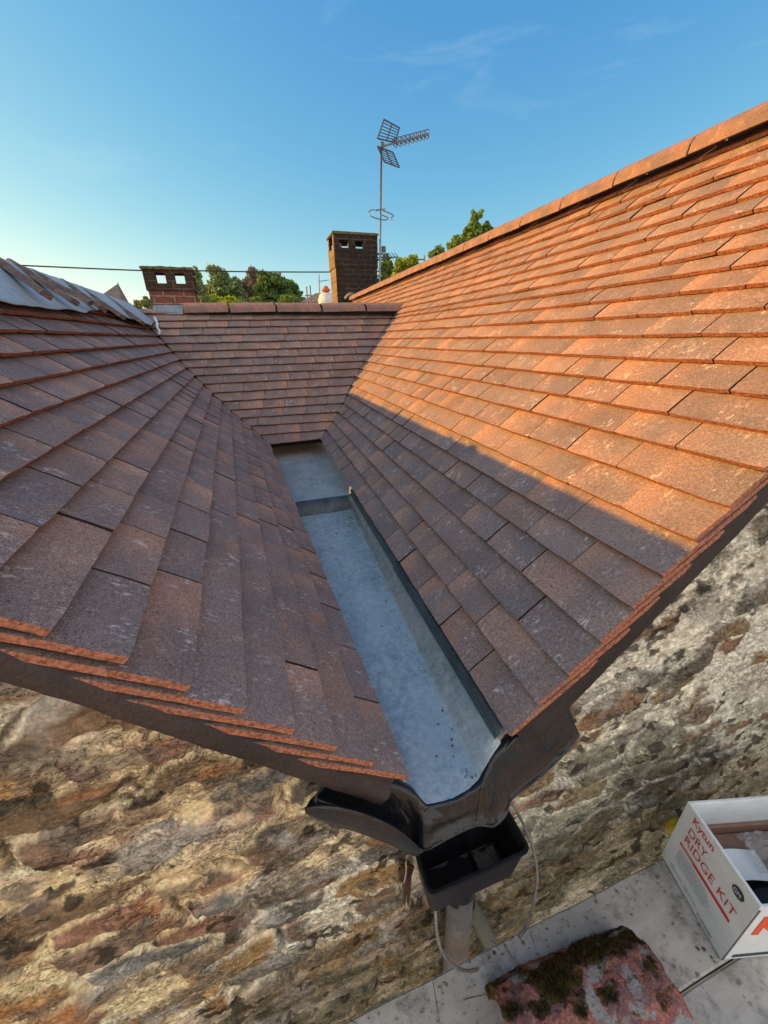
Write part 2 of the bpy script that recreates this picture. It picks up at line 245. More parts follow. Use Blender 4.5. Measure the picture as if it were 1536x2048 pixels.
# ---------------------------------------------------------------- mesh helpers (input in working units, camera at the origin)
class MB:
    side=False
    def __init__(s): s.v=[]; s.f=[]; s.tid=[]; s.edge=[]; s.uv=[]; s.mi=[]; s.mats=[]
    def vert(s,p): s.v.append(tuple(p)); return len(s.v)-1
    def face(s,ix,tid=0.0,edge=0.0,uv=None,mi=0):
        s.f.append(tuple(ix)); s.tid.append(tid); s.edge.append(edge); s.uv.append(uv if uv else [(0,0)]*len(ix)); s.mi.append(mi)
    def poly(s,pts,**k): s.face([s.vert(p) for p in pts],**k)
    def grid(s,P,closed=False,uvs=S,**k):       # P[i][j]
        n=len(P); m=len(P[0]); ids=[[s.vert(p) for p in r] for r in P]
        for i in range(n-1):
            for j in range(m-1 if not closed else m):
                j2=(j+1)%m
                s.face((ids[i][j],ids[i+1][j],ids[i+1][j2],ids[i][j2]),uv=[(i*0.1,j*0.1),((i+1)*0.1,j*0.1),((i+1)*0.1,(j+1)*0.1),(i*0.1,(j+1)*0.1)],**k)
        return ids
    def hexa(s,c,**k):                            # 8 corners: bottom 4 ccw, top 4 ccw ; box uv in metres
        ids=[s.vert(p) for p in c]
        for q in ((3,2,1,0),(4,5,6,7),(0,1,5,4),(1,2,6,5),(2,3,7,6),(3,0,4,7)):
            a=Vector(c[q[0]]);b=Vector(c[q[1]]);d=Vector(c[q[3]]); lu=(b-a).length*S; lv=(d-a).length*S
            vert=abs((d-a).z)>abs((b-a).z)
            z0=a.z*S if vert else 0; o=(a.x+a.y)*S
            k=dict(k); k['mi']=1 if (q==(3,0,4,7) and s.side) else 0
            s.face([ids[i] for i in q],uv=[(o,z0),(o+lu,z0),(o+lu,z0+lv),(o,z0+lv)],**k)
    def box(s,x0,x1,y0,y1,z0,z1,**k):
        s.hexa([(x0,y0,z0),(x1,y0,z0),(x1,y1,z0),(x0,y1,z0),(x0,y0,z1),(x1,y0,z1),(x1,y1,z1),(x0,y1,z1)],**k)
    def tube(s,pts,r,n=8,cap=True,**k):
        pts=[Vector(p) for p in pts]; rings=[]; up=None
        for i,p in enumerate(pts):
            t=(pts[min(i+1,len(pts)-1)]-pts[max(i-1,0)]).normalized()
            if up is None: up=Vector((0,0,1)) if abs(t.z)<0.9 else Vector((1,0,0))
            a=t.cross(up).normalized(); b=a.cross(t).normalized(); up=b
            rr=r[i] if isinstance(r,(list,tuple)) else r
            rings.append([p+a*math.cos(2*math.pi*j/n)*rr+b*math.sin(2*math.pi*j/n)*rr for j in range(n)])
        ids=s.grid(rings,closed=True,**k)
        if cap: s.face(ids[0][::-1],**k); s.face(ids[-1],**k)
    def build(s,name,mat,parent=None,smooth=False,bevel=0.0,solid=0.0,label=None):
        A=np.array(s.v,dtype=float)*S; A[:,2]+=ZC
        if parent is None: o0=np.array([(A[:,0].min()+A[:,0].max())/2,(A[:,1].min()+A[:,1].max())/2,A[:,2].min()])
        else: o0=np.array([A[:,0].mean(),A[:,1].mean(),A[:,2].min()])
        me=bpy.data.meshes.new(name); me.from_pydata((A-o0).tolist(),[],s.f)
        for m_ in (mat if isinstance(mat,list) else [mat]): me.materials.append(m_)
        me.attributes.new('tid','FLOAT','FACE').data.foreach_set('value',s.tid)
        me.attributes.new('edge','FLOAT','FACE').data.foreach_set('value',s.edge)
        ul=me.uv_layers.new(name='uv'); ul.data.foreach_set('uv',[c for f in s.uv for q in f for c in q])
        me.polygons.foreach_set('material_index',s.mi)
        if smooth: me.polygons.foreach_set('use_smooth',[True]*len(s.f))
        me.update(); o=bpy.data.objects.new(name,me); C.objects.link(o)
        if parent is not None: o.parent=parent; o.location=Vector(o0)-parent.location
        else: o.location=Vector(o0)
        if solid: q=o.modifiers.new('solid','SOLIDIFY'); q.thickness=solid*S; q.offset=-1
        if bevel: q=o.modifiers.new('bevel','BEVEL'); q.width=bevel*S; q.segments=2; q.limit_method='ANGLE'
        if label: o['label']=label
        return o
def tag(o,label,cat,group=None,kind=None):
    if kind: o['kind']=kind
    else: o['label']=label; o['category']=cat
    if group: o['group']=group
    return o
def thing(name,p,label,cat,group=None):
    o=bpy.data.objects.new(name,None); C.objects.link(o); o.location=(p[0]*S,p[1]*S,p[2]*S+ZC); o.empty_display_size=0.1
    return tag(o,label,cat,group)
def lerp(a,b,t): return a+(b-a)*t
def nz(x,y,z,sc=1.0): return mn.noise(Vector((x*sc,y*sc,z*sc)))

# ---------------------------------------------------------------- ground (setting)
g=MB(); ZG=-ZC/S
g.poly([(-1500,-600,ZG),(1500,-600,ZG),(1500,2400,ZG),(-1500,2400,ZG)])
tag(g.build('ground',M_GROUND),None,None,kind='structure')

# ---------------------------------------------------------------- roof geometry
PL=math.radians(48); PR=math.radians(47)
A0=V(0.413,1.0,-1.749); TL=V(-math.cos(PL),0,math.sin(PL))
B0=V(0.915,1.0,-1.712); TR=V(math.cos(PR),0,math.sin(PR))
sL=[0,.22,.44,.655,.87,1.075,1.275,1.47,1.65,1.825,1.99,2.15,2.305,2.46,2.61,2.76,2.91,3.06,3.21]
sR=[0,.2,.4,.61,.82,1.01,1.215,1.415,1.62,1.805,1.985,2.165,2.345,2.52,2.685,2.846,3.005,3.165,3.325,3.485,3.65,3.82,3.99,4.16,4.30]
FL=[V(*p) for p in [(0.119,6.5,-1.506),(-0.015,6.627,-1.364),(-0.146,6.748,-1.229),(-0.281,6.856,-1.106),(-0.415,6.964,-0.984),(-0.54,7.079,-0.855),(-0.668,7.195,-0.725),(-0.785,7.318,-0.588),(-0.904,7.435,-0.457),(-1.012,7.546,-0.333),(-1.112,7.657,-0.21),(-1.209,7.769,-0.085),(-1.306,7.882,0.04),(-1.408,7.996,0.166),(-1.52,8.10,0.285),(-1.635,8.205,0.40)]]
FR=[V(*p) for p in [(0.951,6.548,-1.499),(1.095,6.671,-1.377),(1.232,6.79,-1.257),(1.366,6.916,-1.13),(1.495,7.046,-0.999),(1.61,7.18,-0.863),(1.72,7.317,-0.722),(1.838,7.45,-0.586),(1.964,7.579,-0.456),(2.094,7.703,-0.331),(2.225,7.83,-0.203),(2.36,7.961,-0.072),(2.498,8.094,0.063),(2.636,8.223,0.192),(2.778,8.354,0.325),(2.921,8.48,0.451)]]
while len(FL)<19: FL.append(FL[-1]+V(-0.115,0.105,0.118))
NL=[A0+TL*s for s in sL]; NR=[B0+TR*s for s in sR]
CL=list(FL[:18]); CR=list(FR)+[FR[-1]+V(0.143,0.126,0.126)*k for k in (1,2)]
for i in range(16,25):
    s=2.94+(i-15)*0.153; FR.append(V(B0.x,15.2,B0.z)+TR*s)
def rowpt(N,Fp,i,y,ax):                     # continuous row index, lateral coordinate
    i0=max(0,min(int(math.floor(i)),len(N)-2)); k=i-i0
    def one(r):
        a=N[r]; b=Fp[r]; t=(y-a[ax])/(b[ax]-a[ax]); return a+(b-a)*t
    return one(i0)*(1-k)+one(i0+1)*k
def edgec(E,i,ax):
    i0=max(0,min(int(math.floor(i)),len(E)-2)); k=i-i0
    return E[i0][ax]*(1-k)+E[i0+1][ax]*k
TH=0.026; RISE=0.047
def tile_slope(N,Fp,ax,nrows,up,near_edge,far_edge,flip,wid=0.385,seed=1,lift=None,start=0,segs=7,TH=TH,RISE=RISE,cap=99):
    rr=random.Random(seed); mb=MB()
    for i in range(start,nrows):
        lo=near_edge(i); hi=far_edge(i)
        ds=[lo]; x=lo+(wid if (i%2)==0 else wid*1.5)+rr.uniform(-.01,.01)
        if ax==0: x=lo+wid*(0.35+0.5*(i%2)+rr.uniform(-.05,.05))
        while x<hi-0.16: ds.append(x); x+=wid
        ds.append(hi)
        for j in range(len(ds)-1):
            a,b=ds[j],ds[j+1]; first=j==0; last=j==len(ds)-2
            tid=rr.random(); gap=0.002+rr.random()*0.003
            if rr.random()<0.45: gap=0.0012
            sk=rr.uniform(-.006,.006); lf=rr.uniform(0,.006); dtail=rr.uniform(-.01,.008)
            rows=[]; K=min(2.65,max(cap-i,.35))
            vs=[0.0,0.5,1.0,K] if K>1.2 else [0.0,K*.5,K]
            ph=rr.random()*50
            top=[];bot=[]
            for v in vs:
                tr_=[];br_=[]
                for q in range(segs+1):
                    t=q/segs
                    xa=(near_edge(i+min(v,1.6)) if first else a+gap); xb=(far_edge(i+min(v,1.6)) if last else b-gap)
                    if first and ax==1: xa=a+(0.004*nz(i*3.1,v*7,seed*1.0))
                    y=lerp(xa,xb,t)
                    vv=i+v+(dtail+ (0.016*nz(y*5+ph,i*1.7,seed*9.1)+0.014*nz(y*40,i*3.1,seed))*(1 if v==0 else 0))*(1 if v<1 else 0)
                    if v==0 and t in (0.0,1.0): vv+=0.015
                    p=rowpt(N,Fp,vv,y,ax)
                    h=-RISE*v + (lf+sk*(t-.5)*2+0.004*nz(y*3,i*2.2,seed*5.5))*(1-v/K)
                    if v==0: h-=0.004+abs(0.003*nz(y*30,i,seed))
                    if lift: h+=lift(y,i+v)
                    tr_.append(p+up*h); br_.append(p+up*(h-TH*(1+0.15*nz(y*25,i,v))))
                top.append(tr_);bot.append(br_)
            it=[[mb.vert(p) for p in r] for r in top]; ib=[[mb.vert(p) for p in r] for r in bot]
            wm=(b-a)*S
            def F(ids,uvs,e):
                if flip: ids=ids[::-1]; uvs=uvs[::-1]
                mb.face(ids,tid=tid,edge=e,uv=uvs)
            for r in range(len(vs)-1):
                g0=vs[r]*0.1; g1=vs[r+1]*0.1
                for q in range(segs):
                    u0=q/segs*wm; u1=(q+1)/segs*wm
                    F([it[r][q],it[r][q+1],it[r+1][q+1],it[r+1][q]],[(u0,g0),(u1,g0),(u1,g1),(u0,g1)],0.0)
            for q in range(segs):
                u0=q/segs*wm; u1=(q+1)/segs*wm
                F([ib[0][q],ib[0][q+1],it[0][q+1],it[0][q]],[(u0,-.014),(u1,-.014),(u1,0),(u0,0)],1.0)
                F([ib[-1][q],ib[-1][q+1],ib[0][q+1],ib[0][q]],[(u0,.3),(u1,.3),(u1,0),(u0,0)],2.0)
            for r in range(len(vs)-1):
                g0=vs[r]*0.1; g1=vs[r+1]*0.1
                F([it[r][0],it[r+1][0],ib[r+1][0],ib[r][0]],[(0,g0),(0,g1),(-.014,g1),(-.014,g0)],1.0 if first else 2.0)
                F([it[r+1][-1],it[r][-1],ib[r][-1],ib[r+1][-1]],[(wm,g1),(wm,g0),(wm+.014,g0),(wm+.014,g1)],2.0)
    return mb
UPL=V(math.sin(PL),0,math.cos(PL)); UPR=V(-math.sin(PR),0,math.cos(PR)); UPC=V(0,-math.sin(math.radians(46.8)),math.cos(math.radians(46.8)))
roof=thing('tiled_roof',(1.0,5.0,-2.0),'brown plain-tiled roof of three slopes running down to a central gutter','roof')
m=tile_slope(NL,FL,1,18,UPL,lambda i:1.0,lambda i:edgec(FL,i,1)+.05,False,seed=3,cap=18.0)
m.build('roof_slope',M_TILE,roof,label='left slope, wholly in shade, purple brown tiles')
m=tile_slope(NR,FR,1,24,UPR,lambda i:1.0,lambda i:edgec(FR,i,1)+.05 if i<15.5 else 15.2,True,seed=5,cap=23.9,TH=.029,RISE=.038)
m.build('roof_slope',M_TILE,roof,label='right slope, sunlit orange above and shaded below')
m=tile_slope(CL,CR,0,17,UPC,lambda i:edgec(CL,i,0),lambda i:edgec(CR,i,0),False,seed=8,wid=0.37,TH=.020,RISE=.042,cap=16.75)
m.build('roof_slope',M_TILE,roof,label='small far slope facing the lens between the two valleys')
# boarding under the tiles and the hidden back slopes
u=MB()
def sheet(P,d,**k): u.poly([p for p in P],**k)
o=UPL*-0.16; u.poly([NL[0]+o+V(0,.05,0),FL[0]+o+V(0,.5,0),FL[18]+o+V(0,.3,0),NL[18]+o+V(0,.05,0)])
o=UPR*-0.16; u.poly([NR[0]+o+V(0,.05,0),NR[24]+o+V(0,.05,0),FR[24]+o,V(0.95,15.2,-1.6)+o,FR[0]+o])
o=UPC*-0.14; u.poly([CL[0]+o+V(-.4,0,0),CR[0]+o+V(.4,0,0),CR[17]+o+V(.4,0,0),CL[17]+o+V(-.4,0,0)])
u.build('underlay',M_DARK,roof)
b=MB()
rl=NL[18]+TL*0.05; rr_=NR[24]+TR*0.03
b.poly([(rl.x,1.03,rl.z-.03),(rl.x,9.3,rl.z-.03),(rl.x-3,9.3,rl.z-3.3),(rl.x-3,1.03,rl.z-3.3)])
b.poly([(rr_.x,1.03,rr_.z-.04),(rr_.x+3.5,1.03,rr_.z-3.8),(rr_.x+3.5,15.2,rr_.z-3.8),(rr_.x,15.2,rr_.z-.04)])
b.poly([(-1.9,8.52,.60),(3.0,8.62,.62),(3.0,12.0,-2.9),(-1.9,12,-2.9)])
b.build('rear_slope',M_TILE,roof)
# verge bands
def band(N0,T,UP,n,smax,lab,x0,mat,bt):
    mb=MB(); K=120; P=[]
    for k in range(K+1):
        s=lerp(x0,smax,k/K); c=N0+T*s; bot=bt+0.006*nz(s*5,n,3)+0.005*nz(s*23,n,1)
        e=.012*nz(s*9,n,4)+.02*(abs((s/.205)%1-.5)-.25)
        r=[]
        for d,y in ((.066,1.035),(.10+e,1.03),(.118+e,1.0),(.135+e,.990+.003*nz(s*13,n,6)),((.135+bot)/2,.992+.004*nz(s*7,n,2)),(bot-.006,.994+.003*nz(s*9,n,9)),(bot,1.0),(bot,1.10)):
            q=c-UP*d; r.append(V(q.x,y,q.z))
        P.append(r)
    ids=mb.grid(P); mb.face(ids[0][::-1]); return mb.build('verge_band',mat,roof,smooth=True,label=lab)
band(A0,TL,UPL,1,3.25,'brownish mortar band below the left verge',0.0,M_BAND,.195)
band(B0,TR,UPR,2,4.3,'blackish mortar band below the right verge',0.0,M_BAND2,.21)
# ridge tiles
def ridge_piece(p0,p1,rad,hgt,n=11,lip=0.02):
    mb=MB(); d=(p1-p0).normalized(); side=d.cross(V(0,0,1)).normalized(); L=(p1-p0).length
    def ring(c,sc):
        pts=[]
        for k in range(n):
            a=math.pi*(k/(n-1)); x=math.cos(a)*rad*sc; z=math.sin(a)**0.8*hgt*sc-0.0
            pts.append(c+side*x+V(0,0,z-(1-sc)*0))
        return pts
    outer=[]; inner=[]
    for t in (0,0.02,0.5,0.98,1.0):
        sc=1.0 if 0.01<t<0.99 else 0.985
        c=p0+d*(L*t); outer.append(ring(c,sc)); inner.append(ring(c,sc-0.09))
    io=mb.grid(outer); ii=mb.grid([r[::-1] for r in inner])
    for e in (0,-1):
        for k in range(n-1):
            q=[io[e][k],io[e][k+1],ii[e][n-2-k],ii[e][n-1-k]]; mb.face(q if e==0 else q[::-1])
    for k in range(len(outer)-1):
        mb.face([io[k][0],ii[k][-1],ii[k+1][-1],io[k+1][0]]); mb.face([io[k][-1],io[k+1][-1],ii[k+1][0],ii[k][0]])
    return mb
xs=[-1.0,-.235,.60,1.46,2.36,3.2]
for k in range(5):
    a,b_=xs[k],xs[k+1]; g_=0.022
    zz=lambda x:0.525+0.010*(x+1); yy=lambda x:8.53+0.03*(x+1)
    t_=random.uniform(-.008,.008)
    ridge_piece(V(a+g_,yy(a),zz(a)+t_),V(b_-g_,yy(b_),zz(b_)-t_),0.245,0.172).build('ridge_tile',M_RIDGE,roof)
ys=[-.2,.7,1.55,2.36,3.10,3.84,4.58,5.33,6.10,6.86,7.64,8.42,9.2,10.0,10.8,11.6,12.4,13.2,14.0,14.8,15.15]
for k in range(1,len(ys)-1):
    a,b_=ys[k],ys[k+1]
    if a<1.0: a=1.02
    t_=random.uniform(-.006,.006)
    ridge_piece(V(3.90,a+.009,1.355+t_),V(3.90,b_-.009,1.355-t_),0.255,0.185).build('ridge_tile',M_RIDGE,roof)
for k in range(2,16):
    mb=MB(); y=ys[k]; mb.tube([V(3.9-.08,y,1.355+.172),V(3.9,y,1.355+.19),V(3.9+.08,y,1.355+.172)],[.012,.016,.012],6)
    mb.build('ridge_clip',M_CABLE,roof)
# black dry-ridge roll beneath the far ridge and lead saddle at its right end
mb=MB(); mb.grid([[V(x,8.38+.02*nz(x*6,0,1)+ (0.03*(x+1)),z) for z in (.50,.56)] for x in np.linspace(-1.1,3.1,40)]); mb.build('ridge_roll',M_DARK,roof)
mb=MB(); mb.grid([[V(3.0+.45*t,8.30+.35*t+.1*q,.50+.30*t-0.10*(1-q)+.02*math.sin(t*5)) for q in (0,.5,1)] for t in np.linspace(0,1,7)]); mb.build('lead_saddle',M_LEADF,roof,solid=.012)

# ---------------------------------------------------------------- central gutter
gut=thing('valley_gutter',(0.6,3.0,-2.0),'pale grey-blue lined gutter sloping between the two tiled slopes','gutter')
def foldx(y): return 0.765+0.055*(y-1)
mb=MB(); P=[]
for y in list(np.linspace(0.985,4.46,62)):
    zb=-1.95+0.012*(y-1); fx=foldx(y); r=[]
    ex=rowpt(NR,FR,0,y,1)
    if y<1.0: zb-=.004
    for x in np.linspace(0.43 if y<1.13 else .05,fx,16): r.append(V(x,y if y>1.0 else float(np.interp(x,[.43,.50,.6,.7,.77],[.985,.968,.955,.966,.988])),zb+0.004*nz(x*4,y*2,1)+0.010*max(0,(x-fx+.12)/.12)**2))
    for t in (0.12,0.4,0.7,1.0): r.append(V(lerp(fx,ex.x-.005,t),y if y>1.0 else .988+.06*t,zb+0.01+0.115*t+0.004*nz(t*3,y*3,2)))
    if y>1.08: r.append(V(ex.x+.09,y,zb+.175))
    else: r.append(V(ex.x-.001,max(y,1.05),zb+.128))
    P.append(r)
mb.grid(P[::-1]); mb.build('gutter_lining',M_GUT,gut,smooth=True)
mb=MB(); P=[]
for y in list(np.linspace(4.42,7.9,40)):
    zb=-1.80+0.012*(y-4.4); fx=foldx(y)-0.02; r=[]
    ex=rowpt(NR,FR,0,y,1)
    for x in np.linspace(-0.2,fx,14): r.append(V(x,y,zb+0.008*nz(x*4,y*2,1)+0.012*max(0,(x-fx+.12)/.12)**2))
    for t in (0.15,0.5,1.0): r.append(V(lerp(fx,ex.x+.03,t),y,zb+0.012+0.20*t+0.006*nz(t*3,y*3,2)))
    P.append(r)
mb.grid(P[::-1]); mb.build('gutter_lining',M_GUT,gut,smooth=True,label='short upper length above the step')
# step between the two lengths
mb=MB(); P=[]
for x in np.linspace(-0.1,1.06,26):
    w_=0.008*nz(x*9,1,1); e=max(0,(x-foldx(4.35))/0.2)
    P.append([V(x,4.52,-1.790+e*.08),V(x,4.46,-1.775+w_+e*.1),V(x,4.41,-1.785+w_+e*.1),V(x,4.36,-1.86+w_+e*.1),V(x,4.33,-1.905+w_+e*.1),V(x,4.31,-1.915+e*.08),V(x,4.24,-1.914+w_*.3+e*.06)])
mb.grid(P); mb.build('gutter_step',simple('dark_wet_lining',(0.03,0.045,0.055),(0.07,0.09,0.10),16,0.4,0.1),gut,smooth=True)
mb=MB(); 
for k in range(240):
    y=random.uniform(3.7,4.22) if k<110 else random.uniform(1.0,4.2); x=(random.uniform(.1,.9) if k<70 else foldx(y)-abs(random.gauss(0,.05))); z=-1.95+0.012*(y-1)+.006+ (0.1*max(0,(x-foldx(y)))/.15)
    r=random.uniform(.003,.009); c=V(x,y,z); a=random.random()*6
    p=[c+V(math.cos(a+q)*r,math.sin(a+q)*r*random.uniform(.4,1),0) for q in (0,1.6,3.1,4.7)]; t_=c+V(0,0,r*.8)
    ids=[mb.vert(q) for q in p]; it_=mb.vert(t_)
    for q in range(4): mb.face([ids[q],ids[(q+1)%4],it_])
tag(mb.build('leaf_debris',simple('leaf_litter',(0.05,0.03,0.015),(0.12,0.07,0.04))),None,None,kind='stuff')
# dark drip trim in two lengths along the right eave
def trim(y0,y1,up,off):
    mb=MB(); P=[]
    for y in np.linspace(y0,y1,16):
        e=rowpt(NR,FR,0,y,1); x=e.x-.006-off; zt=e.z-.028+up; zb=zt-.06
        P.append([V(x+.14,y,zt+.01),V(x+.012,y,zt+.004),V(x,y,zt-.01),V(x-.002,y,zt-.035),V(x+.008,y,zt-.042),V(x+.006,y,zb+.01),V(x-.012,y,zb-.004),V(x-.008,y,zb-.012)])
    mb.grid(P); return mb.build('eaves_trim',M_TRIM,gut,solid=.01)
trim(1.06,2.62,0.0,.014); trim(2.60,4.25,.004,.002)
# lead apron dressed over the wall head at the low end
def spl(pts,n):
    pts=[Vector(p) for p in pts]; out=[]
    m=len(pts)-1
    for k in range(n+1):
        t=k/n*m; i=min(int(t),m-1); f=t-i; p0=pts[max(i-1,0)];p1=pts[i];p2=pts[i+1];p3=pts[min(i+2,m)]
        out.append(0.5*((2*p1)+(p2-p0)*f+(2*p0-5*p1+4*p2-p3)*f*f+(-p0+3*p1-3*p2+p3)*f**3))
    return out
top=spl([at(662,1548,Y=1.075),at(700,1552,Y=1.07),at(760,1562,Y=1.05),at(800,1572,Y=1.03),at(828,1588,Y=1.0),at(852,1607,Z=-1.953),at(905,1598,Z=-1.953),at(945,1578,Z=-1.953),at(963,1562,Z=-1.945),at(977,1537,Z=-1.91),at(994,1508,Z=-1.86),at(1040,1465,Y=1.05),at(1090,1430,Y=1.06),at(1128,1400,Y=1.06)],64)
mid=spl([at(632,1588,Y=1.05),at(680,1610,Y=1.04),at(740,1632,Y=1.02),at(790,1645,Y=.99),at(825,1650,Y=.97),at(853,1645,Y=.93),at(905,1632,Y=.925),at(945,1612,Y=.935),at(975,1596,Y=.95),at(1000,1575,Y=.98),at(1030,1545,Y=1.01),at(1075,1505,Y=1.03),at(1110,1470,Y=1.04),at(1142,1428,Y=1.05)],64)
bot=spl([at(611,1620,Y=1.0),at(650,1640,Y=.975),at(722,1663,Y=.955),at(785,1688,Y=.93),at(826,1708,Y=.915),at(850,1694,Y=.895),at(905,1664,Y=.895),at(950,1645,Y=.905),at(985,1646,Y=.90),at(1010,1622,Y=.93),at(1022,1592,Y=.97),at(1070,1555,Y=1.0),at(1115,1515,Y=1.01),at(1157,1464,Y=1.02)],64)
lip=spl([at(609,1619,Y=.985),at(640,1614,Y=.955),at(676,1616,Y=.935),at(735,1632,Y=.92),at(795,1660,Y=.90),at(842,1698,Y=.89)],24)
P=[]
for k in range(65):
    c=spl([top[k]+V(0,.05,-.03),top[k]+V(0,0,-.006),lerp(top[k],mid[k],.25)+V(0,-.004,-.006),mid[k],lerp(mid[k],bot[k],.6)+V(0,.012,0),bot[k]],14); r=[]
    cr_=0.0
    if 22<=k<=30: cr_=.010*math.exp(-((k-25)/1.2)**2)
    if 34<=k<=44: cr_=.010*math.exp(-((k-39)/1.2)**2)
    for j,p in enumerate(c):
        q=p+V(0,.006*nz(k*.16,j*.5,3)+.003*nz(k*.5,j*.3,5)-cr_*min(1,j/5),.004*nz(k*.2,j*.4,7)); r.append(q)
    b_=c[-1]
    if k<=24:
        t_=lip[k]; r+=[lerp(b_,t_,.08)+V(0,-.012,-.006),lerp(b_,t_,.4)+V(0,-.014,-.004),lerp(b_,t_,.75)+V(0,-.008,0),t_,t_+V(0,.008,.001)]
    else: r+=[b_+V(0,-.003*q,-.0015*q) for q in (1,2,3,4,5)]
    P.append(r)
mb=MB(); mb.grid(P); mb.build('lead_apron',M_APRON,gut,smooth=True,solid=.006)
for k0,k1,j0,j1 in ((26,21,2,12),(28,31,2,13),(39,35,2,13),(41,43,2,11)):
    q=[]
    for t_ in np.linspace(0,1,16):
        kk_=lerp(k0,k1,t_**.8); jj=lerp(j0,j1,t_); k_=int(kk_); j_=min(int(jj),13); fk=kk_-k_; fj=jj-j_
        q.append(lerp(lerp(P[k_][j_],P[k_+1][j_],fk),lerp(P[k_][j_+1],P[k_+1][j_+1],fk),fj)+V(0,-.0075,.004))
    mb=MB(); mb.tube(spl(q,30),.0017,5); mb.build('dressed_crease',M_CREASE,gut)

# ---------------------------------------------------------------- rubble stone gable wall
def hash2(i,j,k):
    h=np.sin(i*127.1+j*311.7+k*74.7)*43758.5453; return h-np.floor(h)
def vnoise(x,y,k=0):
    xi=np.floor(x);yi=np.floor(y);fx=x-xi;fy=y-yi;fx=fx*fx*(3-2*fx);fy=fy*fy*(3-2*fy)
    a=hash2(xi,yi,k);b=hash2(xi+1,yi,k);c=hash2(xi,yi+1,k);d=hash2(xi+1,yi+1,k)
    return a+(b-a)*fx+(c-a)*fy+(a-b-c+d)*fx*fy
def fbm(x,y,k=0,o=4):
    s=0;a=.5
    for q in range(o): s=s+a*vnoise(x*2**q,y*2**q,k+q*7); a*=.5
    return s/(1-.5**o)
def stones(x,z,cw,ch,k=0):
    wx=x+0.05*(fbm(x*6,z*9,k+1,3)-.5)+0.02*(fbm(x*25,z*35,k+4,2)-.5); wz=z+0.035*(fbm(x*5,z*7,k+9,3)-.5)+0.014*(fbm(x*30,z*30,k+5,2)-.5)
    gy=wz/ch; row=np.floor(gy); gx0=wx/cw
    f1=np.full(x.shape,9.);f2=np.full(x.shape,9.);ida=np.zeros(x.shape);idb=np.zeros(x.shape)
    for dj in (-1,0,1):
        r=row+dj; sh=hash2(r,r*0+3,k)*1.0; gx=gx0+sh; cx=np.floor(gx)
        for di in (-1,0,1):
            c=cx+di; px=c+.5+(hash2(c,r,k+2)-.5)*.75; pz=r+.5+(hash2(c,r,k+5)-.5)*.6
            wgt=0.8+0.5*hash2(c,r,k+8)
            dx=np.abs(gx-px)/wgt; dz=np.abs(gy-pz)/wgt; d=(dx**2.4+dz**2.4)**(1/2.4)
            nearer=d<f1; f2=np.where(nearer,f1,np.minimum(f2,d)); ida=np.where(nearer,c,ida); idb=np.where(nearer,r,idb); f1=np.where(nearer,d,f1)
    return f1,f2,ida,idb
YW=1.085
xa=np.concatenate([np.linspace(-6.0,-1.0,40)[:-1],np.linspace(-1.0,2.25,830),np.linspace(2.25,6.5,40)[1:]])
za=np.concatenate([np.linspace(-4.2,-2.25,50)[:-1],np.linspace(-2.25,0.75,760)])
Xg,Zg=np.meshgrid(xa,za)
f1,f2,ia,ib=stones(Xg,Zg,0.21,0.088)
e=f2-f1
body=np.clip((e-0.09)/0.09,0,1); body=body*body*(3-2*body)
h1=hash2(ia,ib,31);h2=hash2(ia,ib,47);h3=hash2(ia,ib,59);h4=hash2(ia,ib,71)
smear=np.clip((fbm(Xg*7,Zg*9,90,5)-.56)*14,0,1)          # lime smeared over stone faces
smear=np.clip(smear+ (h4>.86)*.7,0,1)
expo=body*(1-smear*.92)
rough=fbm(Xg*18,Zg*28,11,5)-.5; rough2=fbm(Xg*60,Zg*90,21,4)-.5; lam=fbm(Xg*7,Zg*60,33,4)-.5
prot=np.where(h2>.45,1,.3)
rid2=1-np.abs(2*fbm(Xg*34,Zg*48,143,4)-1)
D=0.55*(expo*(0.012+0.014*h1)*prot + rough*0.022 + rough2*0.012 + lam*0.006*expo - 0.022*np.exp(-(e/0.04)**2)*(1-smear) + (fbm(Xg*2.2,Zg*3,3,3)-.5)*0.03 +(fbm(Xg*90,Zg*120,401,2)-.5)*.012)
def colr(*c): return np.array(c)[None,None,:]
mort=colr(.46,.35,.20)*(1-fbm(Xg*3,Zg*4,60,4)[...,None]*.0)+0
mA=colr(.70,.54,.31); mB_=colr(.68,.61,.47); mC=colr(.40,.37,.27)
k1=np.clip((fbm(Xg*3,Zg*5,60,4)-.35)*3.3,0,1)[...,None]; mort=mA*(1-k1)+mB_*k1
xr=np.clip((Xg-0.15)/0.55+(fbm(Xg*4,Zg*4,77,3)-.5)*1.2,0,1)[...,None]
mortR=colr(.56,.54,.43)*(1-k1)+colr(.66,.64,.54)*k1; mort=mort*(1-xr)+mortR*xr
pal=[(.22,.15,.09),(.33,.20,.10),(.15,.135,.11),(.30,.17,.11),(.29,.25,.19),(.17,.17,.155),(.40,.26,.12),(.25,.17,.115)]
palR=[(.19,.155,.105),(.22,.17,.12),(.17,.165,.145),(.21,.15,.105),(.26,.24,.19),(.21,.22,.19),(.26,.20,.12),(.17,.145,.11)]
ix=np.floor(h3*7.999).astype(int); st=np.array(pal)[ix]*(1-xr)+np.array(palR)[ix]*xr
st=st*(0.62+.5*fbm(Xg*16,Zg*26,15,4)[...,None])
rust=np.clip((fbm(Xg*6,Zg*11,88,4)-.61)*7,0,1)[...,None]; rs_=rust*(.6-.35*xr); st=st*(1-rs_)+colr(.42,.17,.06)*rs_
mort=mort*(1-rust*.4*(1-xr))+colr(.50,.28,.12)*rust*.4*(1-xr)
col=mort*(1-expo[...,None])+st*expo[...,None]
